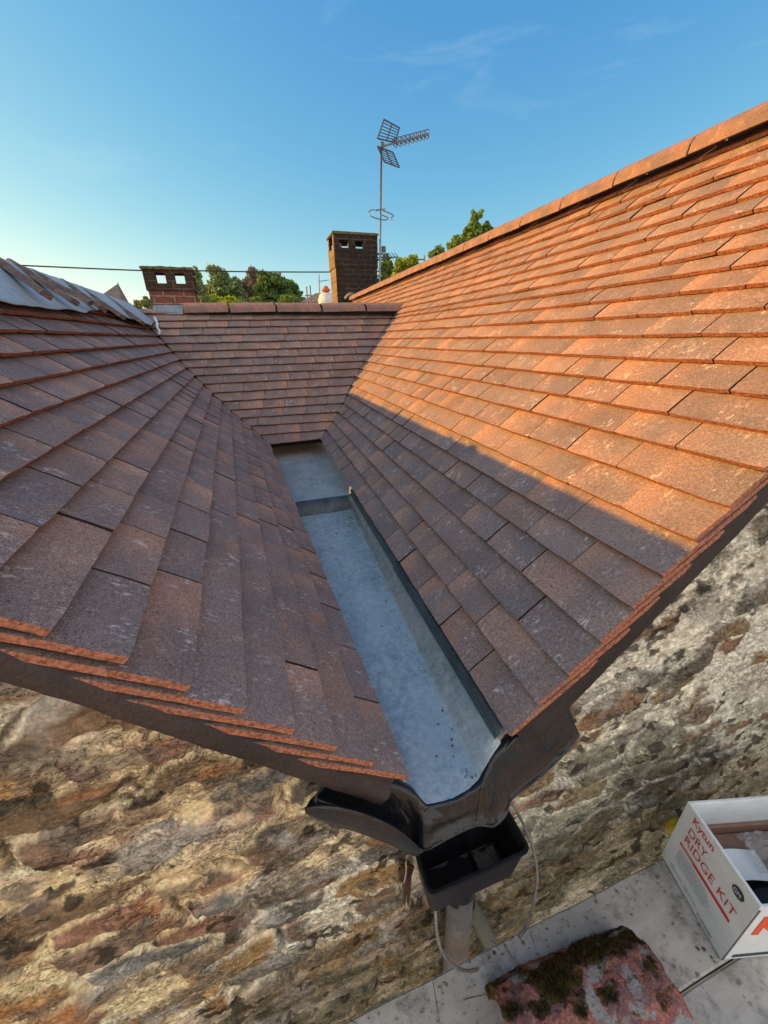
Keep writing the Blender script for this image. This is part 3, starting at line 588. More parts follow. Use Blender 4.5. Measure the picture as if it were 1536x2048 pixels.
dk=np.clip((fbm(Xg*10,Zg*15,101,6)-.575)*16,0,1)[...,None]; rr2=np.clip((fbm(Xg*7,Zg*9,188,4)-.5)*8,0,1)[...,None]*xr*expo[...,None]; col=col*(1-rr2*.25)+colr(.26,.19,.12)*rr2*.25
col=col*(1-dk*.62)+colr(.11,.10,.09)*dk*.62
grn=np.clip((-Zg-1.22+.10*Xg)/.45+(fbm(Xg*3,Zg*5,120,4)-.5)*1.8,0,1)[...,None]; col=col*(1-grn*.62)+colr(.105,.115,.075)*grn*.62  # green stain low on the wall, deepened with painted shade of the board gap
jn=np.clip((fbm(Xg*14,Zg*14,211,4)-.42)*7,0,1); joint=(np.clip(1-e/0.085,0,1)**.6*jn*(1-smear*.7))[...,None]; col=col*(1-joint*.8)+colr(.05,.042,.03)*joint*.8
f3=fbm(Xg*60,Zg*66,301,4)[...,None]; f4=fbm(Xg*100,Zg*120,311,2)[...,None]; col=col*np.clip(.66+.68*f3,.3,1.6)*np.clip(.72+.56*f4,.5,1.5)*1.34
hole=np.clip((fbm(Xg*18,Zg*24,321,5)-.66)*28,0,1)[...,None]; col=col*(1-hole*.85)+colr(.035,.03,.022)*hole*.85
white=np.clip((fbm(Xg*7,Zg*12,140,4)-.62)*9,0,1)[...,None]; col=col*(1-white*.5)+colr(.66,.64,.58)*white*.5
# roof line cut
Xu=Xg/S; Zu=Zg/S
zl=A0.z-(Xu-A0.x)*math.tan(PL); zr=B0.z+(Xu-B0.x)*math.tan(PR)
lim=np.maximum(np.maximum(np.minimum(zl,2.6),np.minimum(zr,2.6))-0.28,np.where((Xu>.2)&(Xu<1.2),-2.03,-1.95))
rl_lim=np.where(Xu<-1.8,2*(0.70)-zl,9); rr_lim=np.where(Xu>3.86,2*1.45-zr,9)
lim=np.minimum(lim,np.minimum(rl_lim,rr_lim)-.2)
keep=(Zu<lim)
nzr,nx=Xg.shape
idx=np.arange(nzr*nx).reshape(nzr,nx)
q=np.stack([idx[:-1,:-1],idx[:-1,1:],idx[1:,1:],idx[1:,:-1]],-1).reshape(-1,4)
kk=(keep[:-1,:-1]|keep[:-1,1:]).reshape(-1); q=q[kk]
VV=np.stack([Xg,YW*S-D,np.minimum(Zg,(lim+.02)*S)+ZC],-1).reshape(-1,3)
used=np.zeros(len(VV),bool); used[q.reshape(-1)]=True; remap=np.cumsum(used)-1
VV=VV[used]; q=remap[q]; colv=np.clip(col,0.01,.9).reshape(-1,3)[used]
me=bpy.data.meshes.new('stone_wall'); og=np.array([0.3,YW*S,0.0])
me.vertices.add(len(VV)); me.vertices.foreach_set('co',(VV-og).reshape(-1)); me.loops.add(len(q)*4); me.loops.foreach_set('vertex_index',q.reshape(-1).astype(np.int32))
me.polygons.add(len(q)); me.polygons.foreach_set('loop_start',np.arange(0,len(q)*4,4,dtype=np.int32)); me.polygons.foreach_set('loop_total',np.full(len(q),4,dtype=np.int32)); 
me.update(calc_edges=True); me.polygons.foreach_set('use_smooth',[True]*len(q))
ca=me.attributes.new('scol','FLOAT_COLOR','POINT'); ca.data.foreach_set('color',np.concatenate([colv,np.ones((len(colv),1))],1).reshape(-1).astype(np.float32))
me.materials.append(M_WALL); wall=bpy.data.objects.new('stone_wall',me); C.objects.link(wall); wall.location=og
tag(wall,'rough rubble stone gable wall smeared with ochre lime mortar below the verges','stone wall')

# ---------------------------------------------------------------- hopper, pipes, wire
hp=thing('rainwater_hopper',(0.72,0.92,-2.7),'open black plastic hopper box under the gutter outlet','rainwater hopper')
mb=MB(); ZH=-2.425
def rrect(x0,x1,y0,y1,z,r=.03,n=4):
    out=[]
    for cx,cy,a0 in ((x1-r,y1-r,0),(x0+r,y1-r,90),(x0+r,y0+r,180),(x1-r,y0+r,270)):
        for k in range(n+1):
            a=math.radians(a0+90*k/n); out.append(V(cx+r*math.cos(a),cy+r*math.sin(a),z))
    return out
rings=[rrect(.50,.975,.875,1.04,ZH-.285),rrect(.487,.985,.862,1.05,ZH-.27),rrect(.462,1.018,.845,1.06,ZH-.03),rrect(.452,1.03,.834,1.065,ZH-.022),rrect(.452,1.03,.834,1.065,ZH),rrect(.465,1.016,.847,1.05,ZH),rrect(.484,.997,.860,1.04,ZH-.04),rrect(.512,.965,.880,1.03,ZH-.262)]
ids=mb.grid(rings,closed=True); mb.face(ids[0]); 
# floor with outlet hole
ringh=[V(.70+.075*math.cos(math.radians(a)),.95+.06*math.sin(math.radians(a)),ZH-.27) for a in [9+18*k for k in range(20)]]
fl=ids[-1]; hh=[mb.vert(p) for p in ringh]; dn_=[mb.vert(p+V(0,0,-.2)) for p in ringh]
for k in range(20): mb.face([fl[k],fl[(k+1)%20],hh[(k+1)%20],hh[k]]); mb.face([hh[k],hh[(k+1)%20],dn_[(k+1)%20],dn_[k]])
mb.build('hopper_box',M_BLACKP,hp)
mb=MB(); gr=[]
mb.box(.79,.80,.890,1.03,ZH-.262,ZH-.225); mb.build('divider',M_BLACKP,hp)
mb=MB(); P=[[V(.80+.14*i/12,.87+.14*j/8+.01*nz(i*.5,j*.7,1),ZH-.252+.022*max(0,1-((i-6)/6)**2)*max(0,1-((j-4)/4)**2)+.008*nz(i,j,4)) for j in range(9)] for i in range(13)]
mb.grid(P); mb.build('silt',simple('silt_sludge',(0.09,0.085,0.07),(0.16,0.16,0.135),30,0.6,0,0.5,150,0.003),hp)
mb=MB(); c0=V(.70,.95,0)
mb.tube([V(.70,.95,ZH-.26),V(.70,.95,ZH-.33),V(.705,.955,ZH-.36)],[.085,.085,.078],20); mb.build('outlet_spigot',M_BLACKP,hp)
dp=thing('downpipe',(.75,.96,ZG),'fat grey downpipe going down from the black hopper','downpipe')
mb=MB(); mb.tube([V(.71,.96,ZH-.35),V(.73,.96,-3.2),V(.75,.965,-4.0),V(.75,.97,ZG)],.078,22); mb.build('pipe',simple('grey_pvc_pipe',(0.11,0.115,0.14),(0.22,0.225,0.25),9,0.45,0,0.5),dp,smooth=True)
mb=MB(); mb.tube([V(.708,.96,ZH-.36),V(.712,.96,ZH-.40)],[.086,.086],22); mb.build('pipe_collar',M_BLACKP,dp)
mb=MB(); mb.tube([V(.83,1.03,-3.30),V(.915,1.01,-3.52),V(1.03,.985,-3.9),V(1.06,.98,-4.3),V(1.06,.98,ZG)],.055,16); tag(mb.build('drainpipe',simple('green_grey_pipe',(0.10,0.14,0.14),(0.16,0.20,0.19),9,0.5),smooth=True),'thin greenish pipe low on the wall behind the fat grey downpipe','drainpipe')
pts=[at(1012,1590,Y=1.03),at(1035,1625,Y=1.02),at(1058,1675,Y=.98),at(1071,1720,Y=.92),at(1074,1765,Y=.86),at(1062,1830,Y=.80),at(1040,1873,Y=.77),at(1010,1906,Y=.75),at(975,1932,Y=.74),at(935,1942,Y=.73),at(905,1930,Y=.74),at(884,1903,Y=.77),at(874,1868,Y=.81),at(871,1828,Y=.86),at(872,1800,Y=.90)]
mb=MB(); mb.tube(spl(pts,70),.0085,8); tag(mb.build('wire_loop',M_WIRE,smooth=True),'thin grey loop of wire hanging round the black hopper','wire')
mb=MB()
for k in range(9):
    a=at(800+k*3.2,1728+random.uniform(-8,12),Y=1.045); b_=at(800+k*1.5+random.uniform(-3,6),1790+random.uniform(-30,25),Y=1.04)
    mb.tube(spl([a,lerp(a,b_,.5)+V(random.uniform(-.01,.01),-.008,0),b_],6),[.012*random.uniform(.4,1)]*6+[.003],6)
tag(mb.build('old_roots',simple('dead_root',(0.035,0.018,0.012),(0.10,0.05,0.035),40,0.95)),'dark brown shred of dead roots on the wall left of the hopper','root debris')
mb=MB(); mb.tube(spl([at(812,1722,Y=1.03),at(812,1745,Y=1.02),at(808,1765,Y=1.03)],8),.004,6); tag(mb.build('straw',simple('dry_straw',(0.42,0.34,0.24),(0.5,0.42,0.3))),'pale dry straw hanging beside the dark roots left of the hopper','straw')

# ---------------------------------------------------------------- scaffold boards
ZB=-3.2
def plank(y0,y1,x0,x1,sd,nm):
    mb=MB(); n=60; top=[];
    for i in range(n+1):
        x=lerp(x0,x1,i/n); r=[]
        for (yy,zz) in ((y0,-.085),(y0,-.008),(y0+.008,0),(lerp(y0,y1,.33),0),(lerp(y0,y1,.66),0),(y1-.008,0),(y1,-.008),(y1,-.085)):
            r.append(V(x,yy+.004*nz(x*3,yy*9,sd),ZB+zz+.004*nz(x*1.3,yy*4,sd+2)))
        top.append(r)
    ids=mb.grid(top,closed=True); mb.face(ids[0]); mb.face(ids[-1][::-1]); return mb
bd1=plank(.325,.785,-3.0,4.6,1,'a').build('scaffold_board',M_BOARD); tag(bd1,'grey stained scaffold board alongside the stone wall, under the white box','scaffold board','scaffold boards')
tag(plank(-.15,.314,-3.0,4.6,5,'b').build('scaffold_board',M_BOARD),'second scaffold board, front of the joint, away from the wall','scaffold board','scaffold boards')
# saw cuts on the near board (worn notches)
for (a,b_) in (((866,1962),(880,2048)),((930,1998),(992,1984)),((1008,1888),(1034,1930)),((985,1880),(1000,1903)),((870,1925),(872,1970)),((1035,1870),(1050,1890)),((700,2040),(716,2048)),((1060,1862),(1072,1900)),((1190,1788),(1192,1806))):
    p=at(*a,Z=ZB+.009); q_=at(*b_,Z=ZB+.009); d=(q_-p).normalized().cross(V(0,0,1))*.002; mb=MB(); mb.poly([p-d,q_-d*.3,q_+d*.3,p+d]); mb.build('saw_mark',M_DARK,bd1)
mb=MB(); rq=random.Random(12)
for k in range(420):
    x=rq.uniform(-.2,2.9); y=.785-abs(rq.gauss(0,.10)) if rq.random()<.6 else rq.uniform(.33,.78)
    if k%5==0: y=rq.uniform(.0,.30)
    r=rq.uniform(.002,.008)*(1.7 if rq.random()<.08 else 1); c=V(x,max(.0,y),ZB+.007+r*.3); a=rq.random()*6
    base=[c+V(math.cos(a+q*1.26)*r*rq.uniform(.6,1.2),math.sin(a+q*1.26)*r*rq.uniform(.6,1.2),-r*.3) for q in range(5)]; t_=c+V(rq.uniform(-.3,.3)*r,0,r*.7)
    ids=[mb.vert(q) for q in base]; it_=mb.vert(t_)
    for q in range(5): mb.face([ids[q],ids[(q+1)%5],it_],tid=rq.random())
tag(mb.build('mortar_crumbs',simple('mortar_crumb',(0.16,0.13,0.10),(0.42,0.38,0.32),60,0.95)),None,None,kind='stuff')
# ---------------------------------------------------------------- mossy old ridge tile on the boards
mb=MB(); n=56; m_=40; Ptop=[];Pin=[]
ax0=V(.70,.375,ZB+.012); ax1=V(1.56,.32,ZB+.012); 
for i in range(n+1):
    t=i/n; c=lerp(ax0,ax1,t); d=(ax1-ax0).normalized(); sd=V(-d.y,d.x,0); R_=.285+.01*math.sin(t*3); r=[];r2=[]
    for j in range(m_+1):
        a=math.pi*j/m_; ragged=.02*nz(j*.35,1,3)*(1 if i in (0,n) else 0)
        dd=.008*nz(t*9,a*4,2)+.010*nz(t*25,a*9,4)+.012*max(0,nz(t*5,a*2.5,9))
        # broken bites at the left end
        bite=0.055*max(0,nz(a*2.2,4,1)+.1) if i==0 else 0
        RR=R_+dd
        r.append(c+sd*math.cos(a)*RR+V(0,0,math.sin(a)**.85*RR*.90)+d*(ragged+bite)); r2.append(c+sd*math.cos(a)*(R_-.045)+V(0,0,math.sin(a)**.85*(R_-.045)*.90)+d*(ragged+bite))
    Ptop.append(r);Pin.append(r2)
io=mb.grid(Ptop); ii=mb.grid([r[::-1] for r in Pin])
for e_ in (0,-1):
    for j in range(m_): mb.face([io[e_][j],io[e_][j+1],ii[e_][m_-1-j],ii[e_][m_-j]])
for i in range(n): mb.face([io[i][0],io[i+1][0],ii[i+1][-1],ii[i][-1]]); mb.face([io[i][-1],io[i+1][-1],ii[i+1][0],ii[i][0]])
o=mb.build('old_ridge_tile',M_MOSS,smooth=True); tag(o,'old red half-round ridge tile with brown moss and lichen lying on the boards','ridge tile')
at_=o.data.attributes.new('moss','FLOAT','POINT'); vals=[]
for i_ in range(2):
    for i in range(n+1):
        for j in range(m_+1):
            jj=j if i_==0 else m_-j; t=i/n; a=math.pi*jj/m_
            vals.append(max(max(0,1.15-abs(a-.75)*1.2)*(.0+.72*(0.5+nz(t*4+3,a*2,5))),.12+1.0*nz(t*7,a*4,12)))
at_.data.foreach_set('value',vals[:len(o.data.vertices)]+[0]*(len(o.data.vertices)-len(vals)))

mb=MB(); rq=random.Random(5); lv=[]
for k in range(15000):
    t=rq.random(); a=rq.uniform(.25,2.3); i=int(t*n); j=int(a/math.pi*m_); 
    ms_=max(max(0,1.15-abs(a-.75)*1.2)*(.0+.72*(0.5+nz(t*4+3,a*2,5))),.12+1.0*nz(t*7,a*4,12))+.30*nz(t*14,a*9,7)
    if ms_<.50: continue
    p=Ptop[min(i,n-1)][min(j,m_-1)]; q_=Ptop[min(i+1,n)][min(j+1,m_)]; c=lerp(p,q_,rq.random()); no=(c-lerp(ax0,ax1,t)).normalized(); h=rq.uniform(.006,.017)*min(1.3,ms_*1.6)
    d=V(rq.gauss(0,1),rq.gauss(0,1),rq.gauss(0,.4)); s1=no.cross(d).normalized()*.0028; tip=c+no*h+d*.003
    mb.poly([c-s1,c+s1,tip]); lv.append(rq.random())
mo_=mb.build('moss_tuft',leaf_mat('moss_green_brown',(0.035,0.024,0.008),(0.12,0.085,0.02)),o); mo_['label']='dark brown and olive moss growing on the tile'
mo_.data.attributes.new('lv','FLOAT','FACE').data.foreach_set('value',lv)
# ---------------------------------------------------------------- cardboard box
bx=thing('cardboard_box',(2.3,.5,ZB),'open white cardboard box with red lettering standing on the scaffold board','cardboard box')
c_bl=V(2.16,.800,ZB+.012); c_fl=V(2.025,.336,ZB+.012); ex=(V(2.297,.264,0)-V(2.025,.336,0)).normalized(); ey=(V(c_bl.x-c_fl.x,c_bl.y-c_fl.y,0)); D_=ey.length; ey.normalize()
H_=.59; W_=1.15; tk=.018
def bp(a,b_,c): return V(c_fl.x,c_fl.y,c_fl.z)+ex*a+ey*b_+V(0,0,c)
def bpanel(a0,a1,b0,b1,c0,c1,name,mat,**k):
    mb=MB(); mb.hexa([bp(a0,b0,c0),bp(a1,b0,c0),bp(a1,b1,c0),bp(a0,b1,c0),bp(a0,b0,c1),bp(a1,b0,c1),bp(a1,b1,c1),bp(a0,b1,c1)]); return mb.build(name,mat,bx,**k)
lft=bpanel(0,tk,0,D_,0,H_,'side_panel',M_CARD,bevel=.004,label='printed end panel facing left')
frt=bpanel(tk+.001,W_,0,tk,0,H_-.012,'side_panel',M_CARD,bevel=.004,label='front panel with red letter')
bpanel(tk+.001,W_,D_-tk,D_,0,H_,'side_panel',M_CARD,bevel=.004,label='tall back panel, white inside')
bpanel(W_+.001,W_+tk,0,D_,0,H_,'side_panel',M_CARD,bevel=.004)
bpanel(tk+.002,W_,tk+.001,D_-tk-.001,0.002,.02,'box_base',M_KRAFT)
bpanel(tk+.004,W_-.01,D_-tk-.022,D_-tk-.003,.02,.36,'inner_sleeve',M_KRAFT,bevel=.003)
bpanel(tk+.004,W_-.01,D_-.18,D_-tk-.026,.28,.295,'inner_sleeve',M_KRAFT,bevel=.003,label='flat brown inner flap')
# corrugated edge on the near corner
mb=MB()
for k in range(34):
    z=k/34*(H_-.03)+.01; mb.box(0,0.004,0,.004,0,.001) if False else None
    p=bp(-.0015,-.0035,z); mb.hexa([p,p+ex*.010,p+ex*.010+ey*.003,p+ey*.003,p+V(0,0,.007),p+ex*.010+V(0,0,.007),p+ex*.010+ey*.003+V(0,0,.007),p+ey*.003+V(0,0,.007)])
mb.build('corrugated_edge',M_DARKINK,bx)
# contents
rl_=thing('membrane_roll',tuple(bp(.4,.2,.03)),'black roll of ridge membrane lying inside the white box','membrane roll')
mb=MB(); mb.tube([bp(.06,.15,.16),bp(1.05,.15,.16)],.125,28); mb.build('roll_body',M_BLACKP,rl_,smooth=False)
mb=MB(); mb.tube([bp(.05,.15,.16),bp(.062,.15,.16)],.05,20); mb.build('roll_core',M_KRAFT,rl_)
mb=MB(); P=[[bp(.10+.3*i/6,.20+.14*j/5,.315+.06*math.sin(i*.7)*.3+.02*j/5-.01*i/6) for j in range(6)] for i in range(7)]
mb.grid(P); tag(mb.build('paper_leaflet',M_CARD,solid=.003),'folded white leaflet lying on top of the black roll in the box','leaflet')
mb=MB(); P=[[bp(.32+.6*i/20,.22+.2*j/12,.33+.05*math.sin(j/12*3.1)+.03*nz(i*.8,j*.8,1)+.02*nz(i*2,j*2,3)) for j in range(13)] for i in range(21)]
tb=T('clear_plastic',rough=0.25,spec=0.6); tb.b.inputs['Alpha'].default_value=0.38; tb.col((0.6,0.6,0.6))
mb.grid(P); tag(mb.build('plastic_bag',tb.m,smooth=False),'crumpled clear plastic bag inside the white box','plastic bag')
def lettering(txt,size,origin,ux,uy,mat,parent,name='lettering',squash=1.0,bold=0):
    cu=bpy.data.curves.new('t','FONT'); cu.body=txt; cu.size=1.0; cu.resolution_u=3; cu.offset=bold
    ob=bpy.data.objects.new('t',cu); C.objects.link(ob); dg=bpy.context.evaluated_depsgraph_get(); dg.update()
    me=bpy.data.meshes.new_from_object(ob.evaluated_get(dg)); bpy.data.objects.remove(ob); 
    mb=MB(); nrm=ux.cross(uy).normalized()
    for v in me.vertices: mb.vert(origin+ux*(v.co.x*size*squash)+uy*(v.co.y*size)+nrm*.0022)
    for p in me.polygons: mb.face(list(p.vertices))
    bpy.data.meshes.remove(me); return mb.build(name,mat,parent)
# end panel: text baseline runs from the wall side (back) towards the lens
o_=lambda b_,c: bp(-.0005,D_-b_,c)
ux=-ey; uy=V(0,0,1)
lettering('Kytun',.074,o_(.07,.512),ux,uy,M_REDINK,bx,squash=.86,bold=.01)
lettering('DRY',.088,o_(.074,.408),ux,uy,M_REDINK,bx,squash=.78)
lettering('RIDGE KIT',.088,o_(.074,.328),ux,uy,M_REDINK,bx,squash=.88)
def rect(b0,b1,c0,c1,mat,nm,par=bx,dz=.0022):
    mb=MB(); n_=ux.cross(uy).normalized()*dz; mb.poly([o_(b0,c0)+n_,o_(b1,c0)+n_,o_(b1,c1)+n_,o_(b0,c1)+n_]); return mb.build(nm,mat,par)
rect(.067,.427,.268,.292,M_REDINK,'printed_bar'); lettering('UNIVERSAL',.022,o_(.075,.273),ux,uy,M_WHITEINK,bx,name='lettering',squash=.9).location+=Vector(ux.cross(uy).normalized())*.0012
rp=random.Random(4); mb=MB(); n_=ux.cross(uy).normalized()*.0022
for ln in range(7):
    b_=.08; end=.18+.02*rp.random() if ln<5 else .2; lim_=[.27,.29,.32,.33,.31,.36,.30][ln]; z=.236-ln*.0175
    while b_<lim_:
        w_=rp.uniform(.006,.018); mb.poly([o_(b_,z)+n_,o_(b_+w_,z)+n_,o_(b_+w_,z+.006)+n_,o_(b_,z+.006)+n_]); b_+=w_+.004
mb.build('small_print',M_GREYINK,bx)
for b_ in (.085,.20):
    mb=MB(); 
    for k in range(16):
        a=2*math.pi*k/16; a2=2*math.pi*(k+1)/16
        mb.poly([o_(b_+r*math.cos(q),.056+r*math.sin(q))+n_ for r,q in ((.014,a),(.014,a2),(.010,a2),(.010,a))])
    b2=b_+.024
    for k in range(5): mb.poly([o_(b2+k*.012,.052)+n_,o_(b2+k*.012+.009,.052)+n_,o_(b2+k*.012+.009,.060)+n_,o_(b2+k*.012,.060)+n_])
    mb.build('printed_symbol',M_GREYINK,bx)
mb=MB(); mb.poly([o_(.393+.034*math.cos(2*math.pi*k/28),.500+.034*math.sin(2*math.pi*k/28))+n_ for k in range(28)]); lg=mb.build('round_emblem',M_DARKINK,bx)
lettering('GM',.038,o_(.368,.487),ux,uy,M_WHITEINK,bx,squash=.75).location+=Vector(ux.cross(uy).normalized())*.0012
lettering('SPA SUSTAINABLE',.030,o_(.300,.022),ux,uy,M_DARKINK,bx,squash=.44,bold=.01)
ux2=ex; o2=lambda a,c: bp(a,-.0005,c)
lettering('KYTUN',.26,o2(.05,.30),ux2,uy,M_ORANGEINK,bx,squash=.95,bold=.03)
mb=MB(); n2=V(0,0,0)+ux2.cross(uy).normalized()*.0022
for a0,a1 in ((.05,.30),(.33,.6)): mb.poly([o2(a0,.03)+n2,o2(a1,.03)+n2,o2(a1,.06)+n2,o2(a0,.06)+n2])
mb.build('printed_bar',M_DARKINK,bx)
mb=MB()
c=at(1350,1652,Y=.93); rings=[]
for i in range(9):
    a=-math.pi/2+math.pi*i/8; rings.append([c+V(.075*math.cos(a)*math.cos(b_),.05*math.cos(a)*math.sin(b_),.06*math.sin(a)*(1+.1*math.cos(b_*3))) for b_ in [2*math.pi*k/18 for k in range(18)]])
mb.grid(rings,closed=True); mb.tube([c,c+V(.25,0,-.2),c+V(.4,0,-.28)],.055,12)
tag(mb.build('yellow_foam_tube',M_YELLOW,smooth=True),'bright yellow rounded end poking out behind the white box','yellow tube end')

# ---------------------------------------------------------------- loose membrane and battens over the left ridge
XR=NL[18].x-.03; ZR=NL[18].z+.03
lowz={ }
def felt_pt(y,t):       # t=0 low edge on our side, 1 ridge, beyond 1 over the back
    low=np.interp(y,[-1,1,3.0,3.5,4.0,4.7,5.0,5.6,6.3,6.9,7.5,8.2],[.60,.58,.58,.57,.55,.53,.47,.38,.45,.50,.52,.42])
    low=low+.03*nz(y*2.2,0,1)
    if t<=1:
        s=low*(1-t); p=V(XR,y,ZR)-TL*s; h=.012+.018*(1-t)*abs(nz(y*1.5,2,3))+.006*nz(y*6,t*3,1)+(.02 if t<.05 else 0)+.012*math.sin(t*3.14)*(.5+nz(y*2.3,1,8))-.02*t
        return p+UPL*h
    s=(t-1)*.6; return V(XR-s*.7,y,ZR-s*.75)+V(-.02,0,.02)
mb=MB(); P=[]
ysf=np.linspace(-1.2,8.25,170)
for y in ysf: P.append([felt_pt(y,t) for t in (0,.12,.25,.4,.55,.7,.85,.95,1.0,1.06,1.3,2.0)])
mb.grid(P); tag(mb.build('roofing_membrane',M_FELT,smooth=True,solid=.006),'creased grey-blue membrane draped loosely over the unfinished left ridge','roofing membrane')
bat=[]
_n=UPL; _c=_n.dot(NL[0])
def atp(px,py,h):
    r=RM@_d(px,py); return r*((_c+h)/_n.dot(r))
batp=[(at(-25,507,X=XR-.02)+V(0,0,.012),atp(94,590,.11)),(at(24,527,X=XR-.03)+V(0,0,.012),atp(150,604,.11)),(at(62,545,X=XR-.02)+V(0,0,.012),atp(182,606,.11)),(at(128,566,X=XR-.02)+V(0,0,.012),atp(206,618,.10)),(at(160,578,X=XR-.01)+V(0,0,.012),atp(246,634,.09)),(at(214,596,X=XR)+V(0,0,.012),atp(286,646,.075))]
blab=['brown batten on the grey membrane, cut by the left edge of the photo','second brown batten up from the left edge, lying on the grey membrane','third brown batten on the grey membrane, just beyond the two lowest ones','fourth brown batten on the membrane, below the grey spire','fifth brown batten along the membrane, its end resting on the tiles','small batten on the membrane nearest the left chimney']
for k,((a,b_),lb) in enumerate(zip(batp,blab)):
    mb=MB()
    d=(b_-a).normalized(); sd=d.cross(UPL).normalized(); w_=.042; hh_=.024
    prof=[(-w_,-hh_),(w_,-hh_),(w_*.95,hh_*.6),(w_*.4,hh_),(-w_*.4,hh_),(-w_*.95,hh_*.6)]
    rg=[]
    for q in range(13):
        c=lerp(a,b_,q/12); rg.append([c+sd*(x+.004*nz(q,x*20,k))+UPL*(z+.006*nz(q*.8,z*30,k+5)) for x,z in prof])
    ids=mb.grid(rg,closed=True); mb.face(ids[0]); mb.face(ids[-1][::-1])
    tag(mb.build('timber_batten',M_BATTEN),lb,'batten','battens lying over the left ridge')
mb=MB(); pts=[at(310,636,Y=8.0),at(316,650,Y=7.85),at(315,656,Y=7.8),at(320,664,Y=7.72),at(319,671,Y=7.68)]
sp_=spl(pts,14); P=[]
for q,p in enumerate(sp_): w_=.018+.012*nz(q*.9,1,1); P.append([p+V(-w_,-.03,.02),p+V(0,-.045,.02),p+V(w_,-.03,.02)])
mb.grid(P); tag(mb.build('torn_strip',M_STRIP,solid=.006),'torn white strip of membrane hanging onto the far slope','torn strip')

# ---------------------------------------------------------------- chimneys
def tapered(mb,x0,x1,y0,y1,z0,X0,X1,Y0,Y1,z1,**k):
    mb.hexa([(x0,y0,z0),(x1,y0,z0),(x1,y1,z0),(x0,y1,z0),(X0,Y0,z1),(X1,Y0,z1),(X1,Y1,z1),(X0,Y1,z1)],**k)
def chimney(name,label,cat,x0,x1,y0,y1,zb,z_shoulder,zo0,zo1,zcap,ztop,ops,lowm,upm,ov):
    t=thing(name,(x0,y0,zb),label,cat)
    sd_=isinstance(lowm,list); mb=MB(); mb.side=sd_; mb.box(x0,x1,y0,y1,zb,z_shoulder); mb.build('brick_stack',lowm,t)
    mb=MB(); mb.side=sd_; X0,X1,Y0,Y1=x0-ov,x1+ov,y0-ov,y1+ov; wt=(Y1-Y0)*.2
    mb.box(X0,X1,Y0,Y1,z_shoulder+.001,zo0)
    xs_=[X0]+[q for o_ in ops for q in o_]+[X1]
    for k in range(0,len(xs_),2):
        mb.box(xs_[k],xs_[k+1],Y0,Y0+wt,zo0+.001,zo1)
    for xa_,xb_ in ((X0+.002,X0+.1),(X1-.1,X1-.002)): mb.box(xa_,xb_,Y1-wt,Y1,zo0+.001,zo1)
    mb.box(X0,X1,Y0+.001,Y0+wt,zo1+.001,zcap); mb.box(X0,X1,Y1-wt,Y1-.001,zo1+.03,zcap)
    mb.build('vented_top',upm,t)
    mb=MB(); n=14; cx=(X0+X1)/2; cy=(Y0+Y1)/2
    rings=[]
    for zz,e_ in ((zcap+.002,0.0),(zcap+.006,.03),(ztop-.02,.035),(ztop,.01)):
        r=[]
        for k in range(n): r.append(V(lerp(X0-e_,X1+e_,k/n),Y0-e_,zz+.012*nz(k,zz*9,1)))
        for k in range(6): r.append(V(X1+e_,lerp(Y0-e_,Y1+e_,k/6),zz+.012*nz(k,zz*9,2)))
        for k in range(n): r.append(V(lerp(X1+e_,X0-e_,k/n),Y1+e_,zz+.012*nz(k,zz*9,3)))
        for k in range(6): r.append(V(X0-e_,lerp(Y1+e_,Y0-e_,k/6),zz+.012*nz(k,zz*9,4)))
        rings.append(r)
    ids=mb.grid(rings,closed=True); mb.face(ids[0]); mb.face(ids[-1][::-1]); mb.build('cap_slab',M_CAPG,t)
    return t
ch1=chimney('brick_chimney','short red brick chimney with two square vents, left of the far ridge','chimney',-1.94,-1.00,11.0,11.6,-2.5,1.13,1.275,1.480,1.535,1.60,[(-1.73,-1.53),(-1.345,-1.14)],M_BRICKL,M_BRICKS,.03)
mb=MB(); P=[[at(lerp(306,366,t_),611+6*j+1.0*nz(t_*9,j,1),Y=8.44-.03*j) for j in range(4)] for t_ in np.linspace(0,1,14)]; mb.grid(P); mb.build('lead_flashing',M_LEADF,roof,solid=.01)
ch2=chimney('brick_chimney','tall dark brick chimney with an aerial mast beside it','chimney',3.33,4.86,15.6,16.6,-2.0,2.42,3.0,3.215,3.39,3.47,[(3.50,3.84),(4.08,4.38)],[M_BRICKR,M_BRICKT],[M_BRICKR,M_BRICKT],.025)
mb=MB()
for k in range(9): mb.tube([V(3.60,16.0,3.0+k*.024),V(3.60,16.0,3.012+k*.024)],.085 if k%2 else .075,14)
mb.build('louvred_pot',M_WHITEP,ch2)
mb=MB(); mb.tube(spl([V(4.62,15.5,2.72),V(4.60,15.52,2.4),V(4.35,15.53,2.05),V(4.15,15.53,1.85),V(3.95,15.5,1.55)],24),.016,6); mb.build('aerial_lead',M_CABLE,ch2,smooth=True)
mb=MB(); mb.grid([[V(3.55+.4*t,15.45-.15*q,1.47+.10*t+.10*math.sin(t*3.1)-.08*q) for q in (0,.5,1)] for t in np.linspace(0,1,8)]); mb.build('lead_flashing',M_LEADF,ch2,solid=.015)

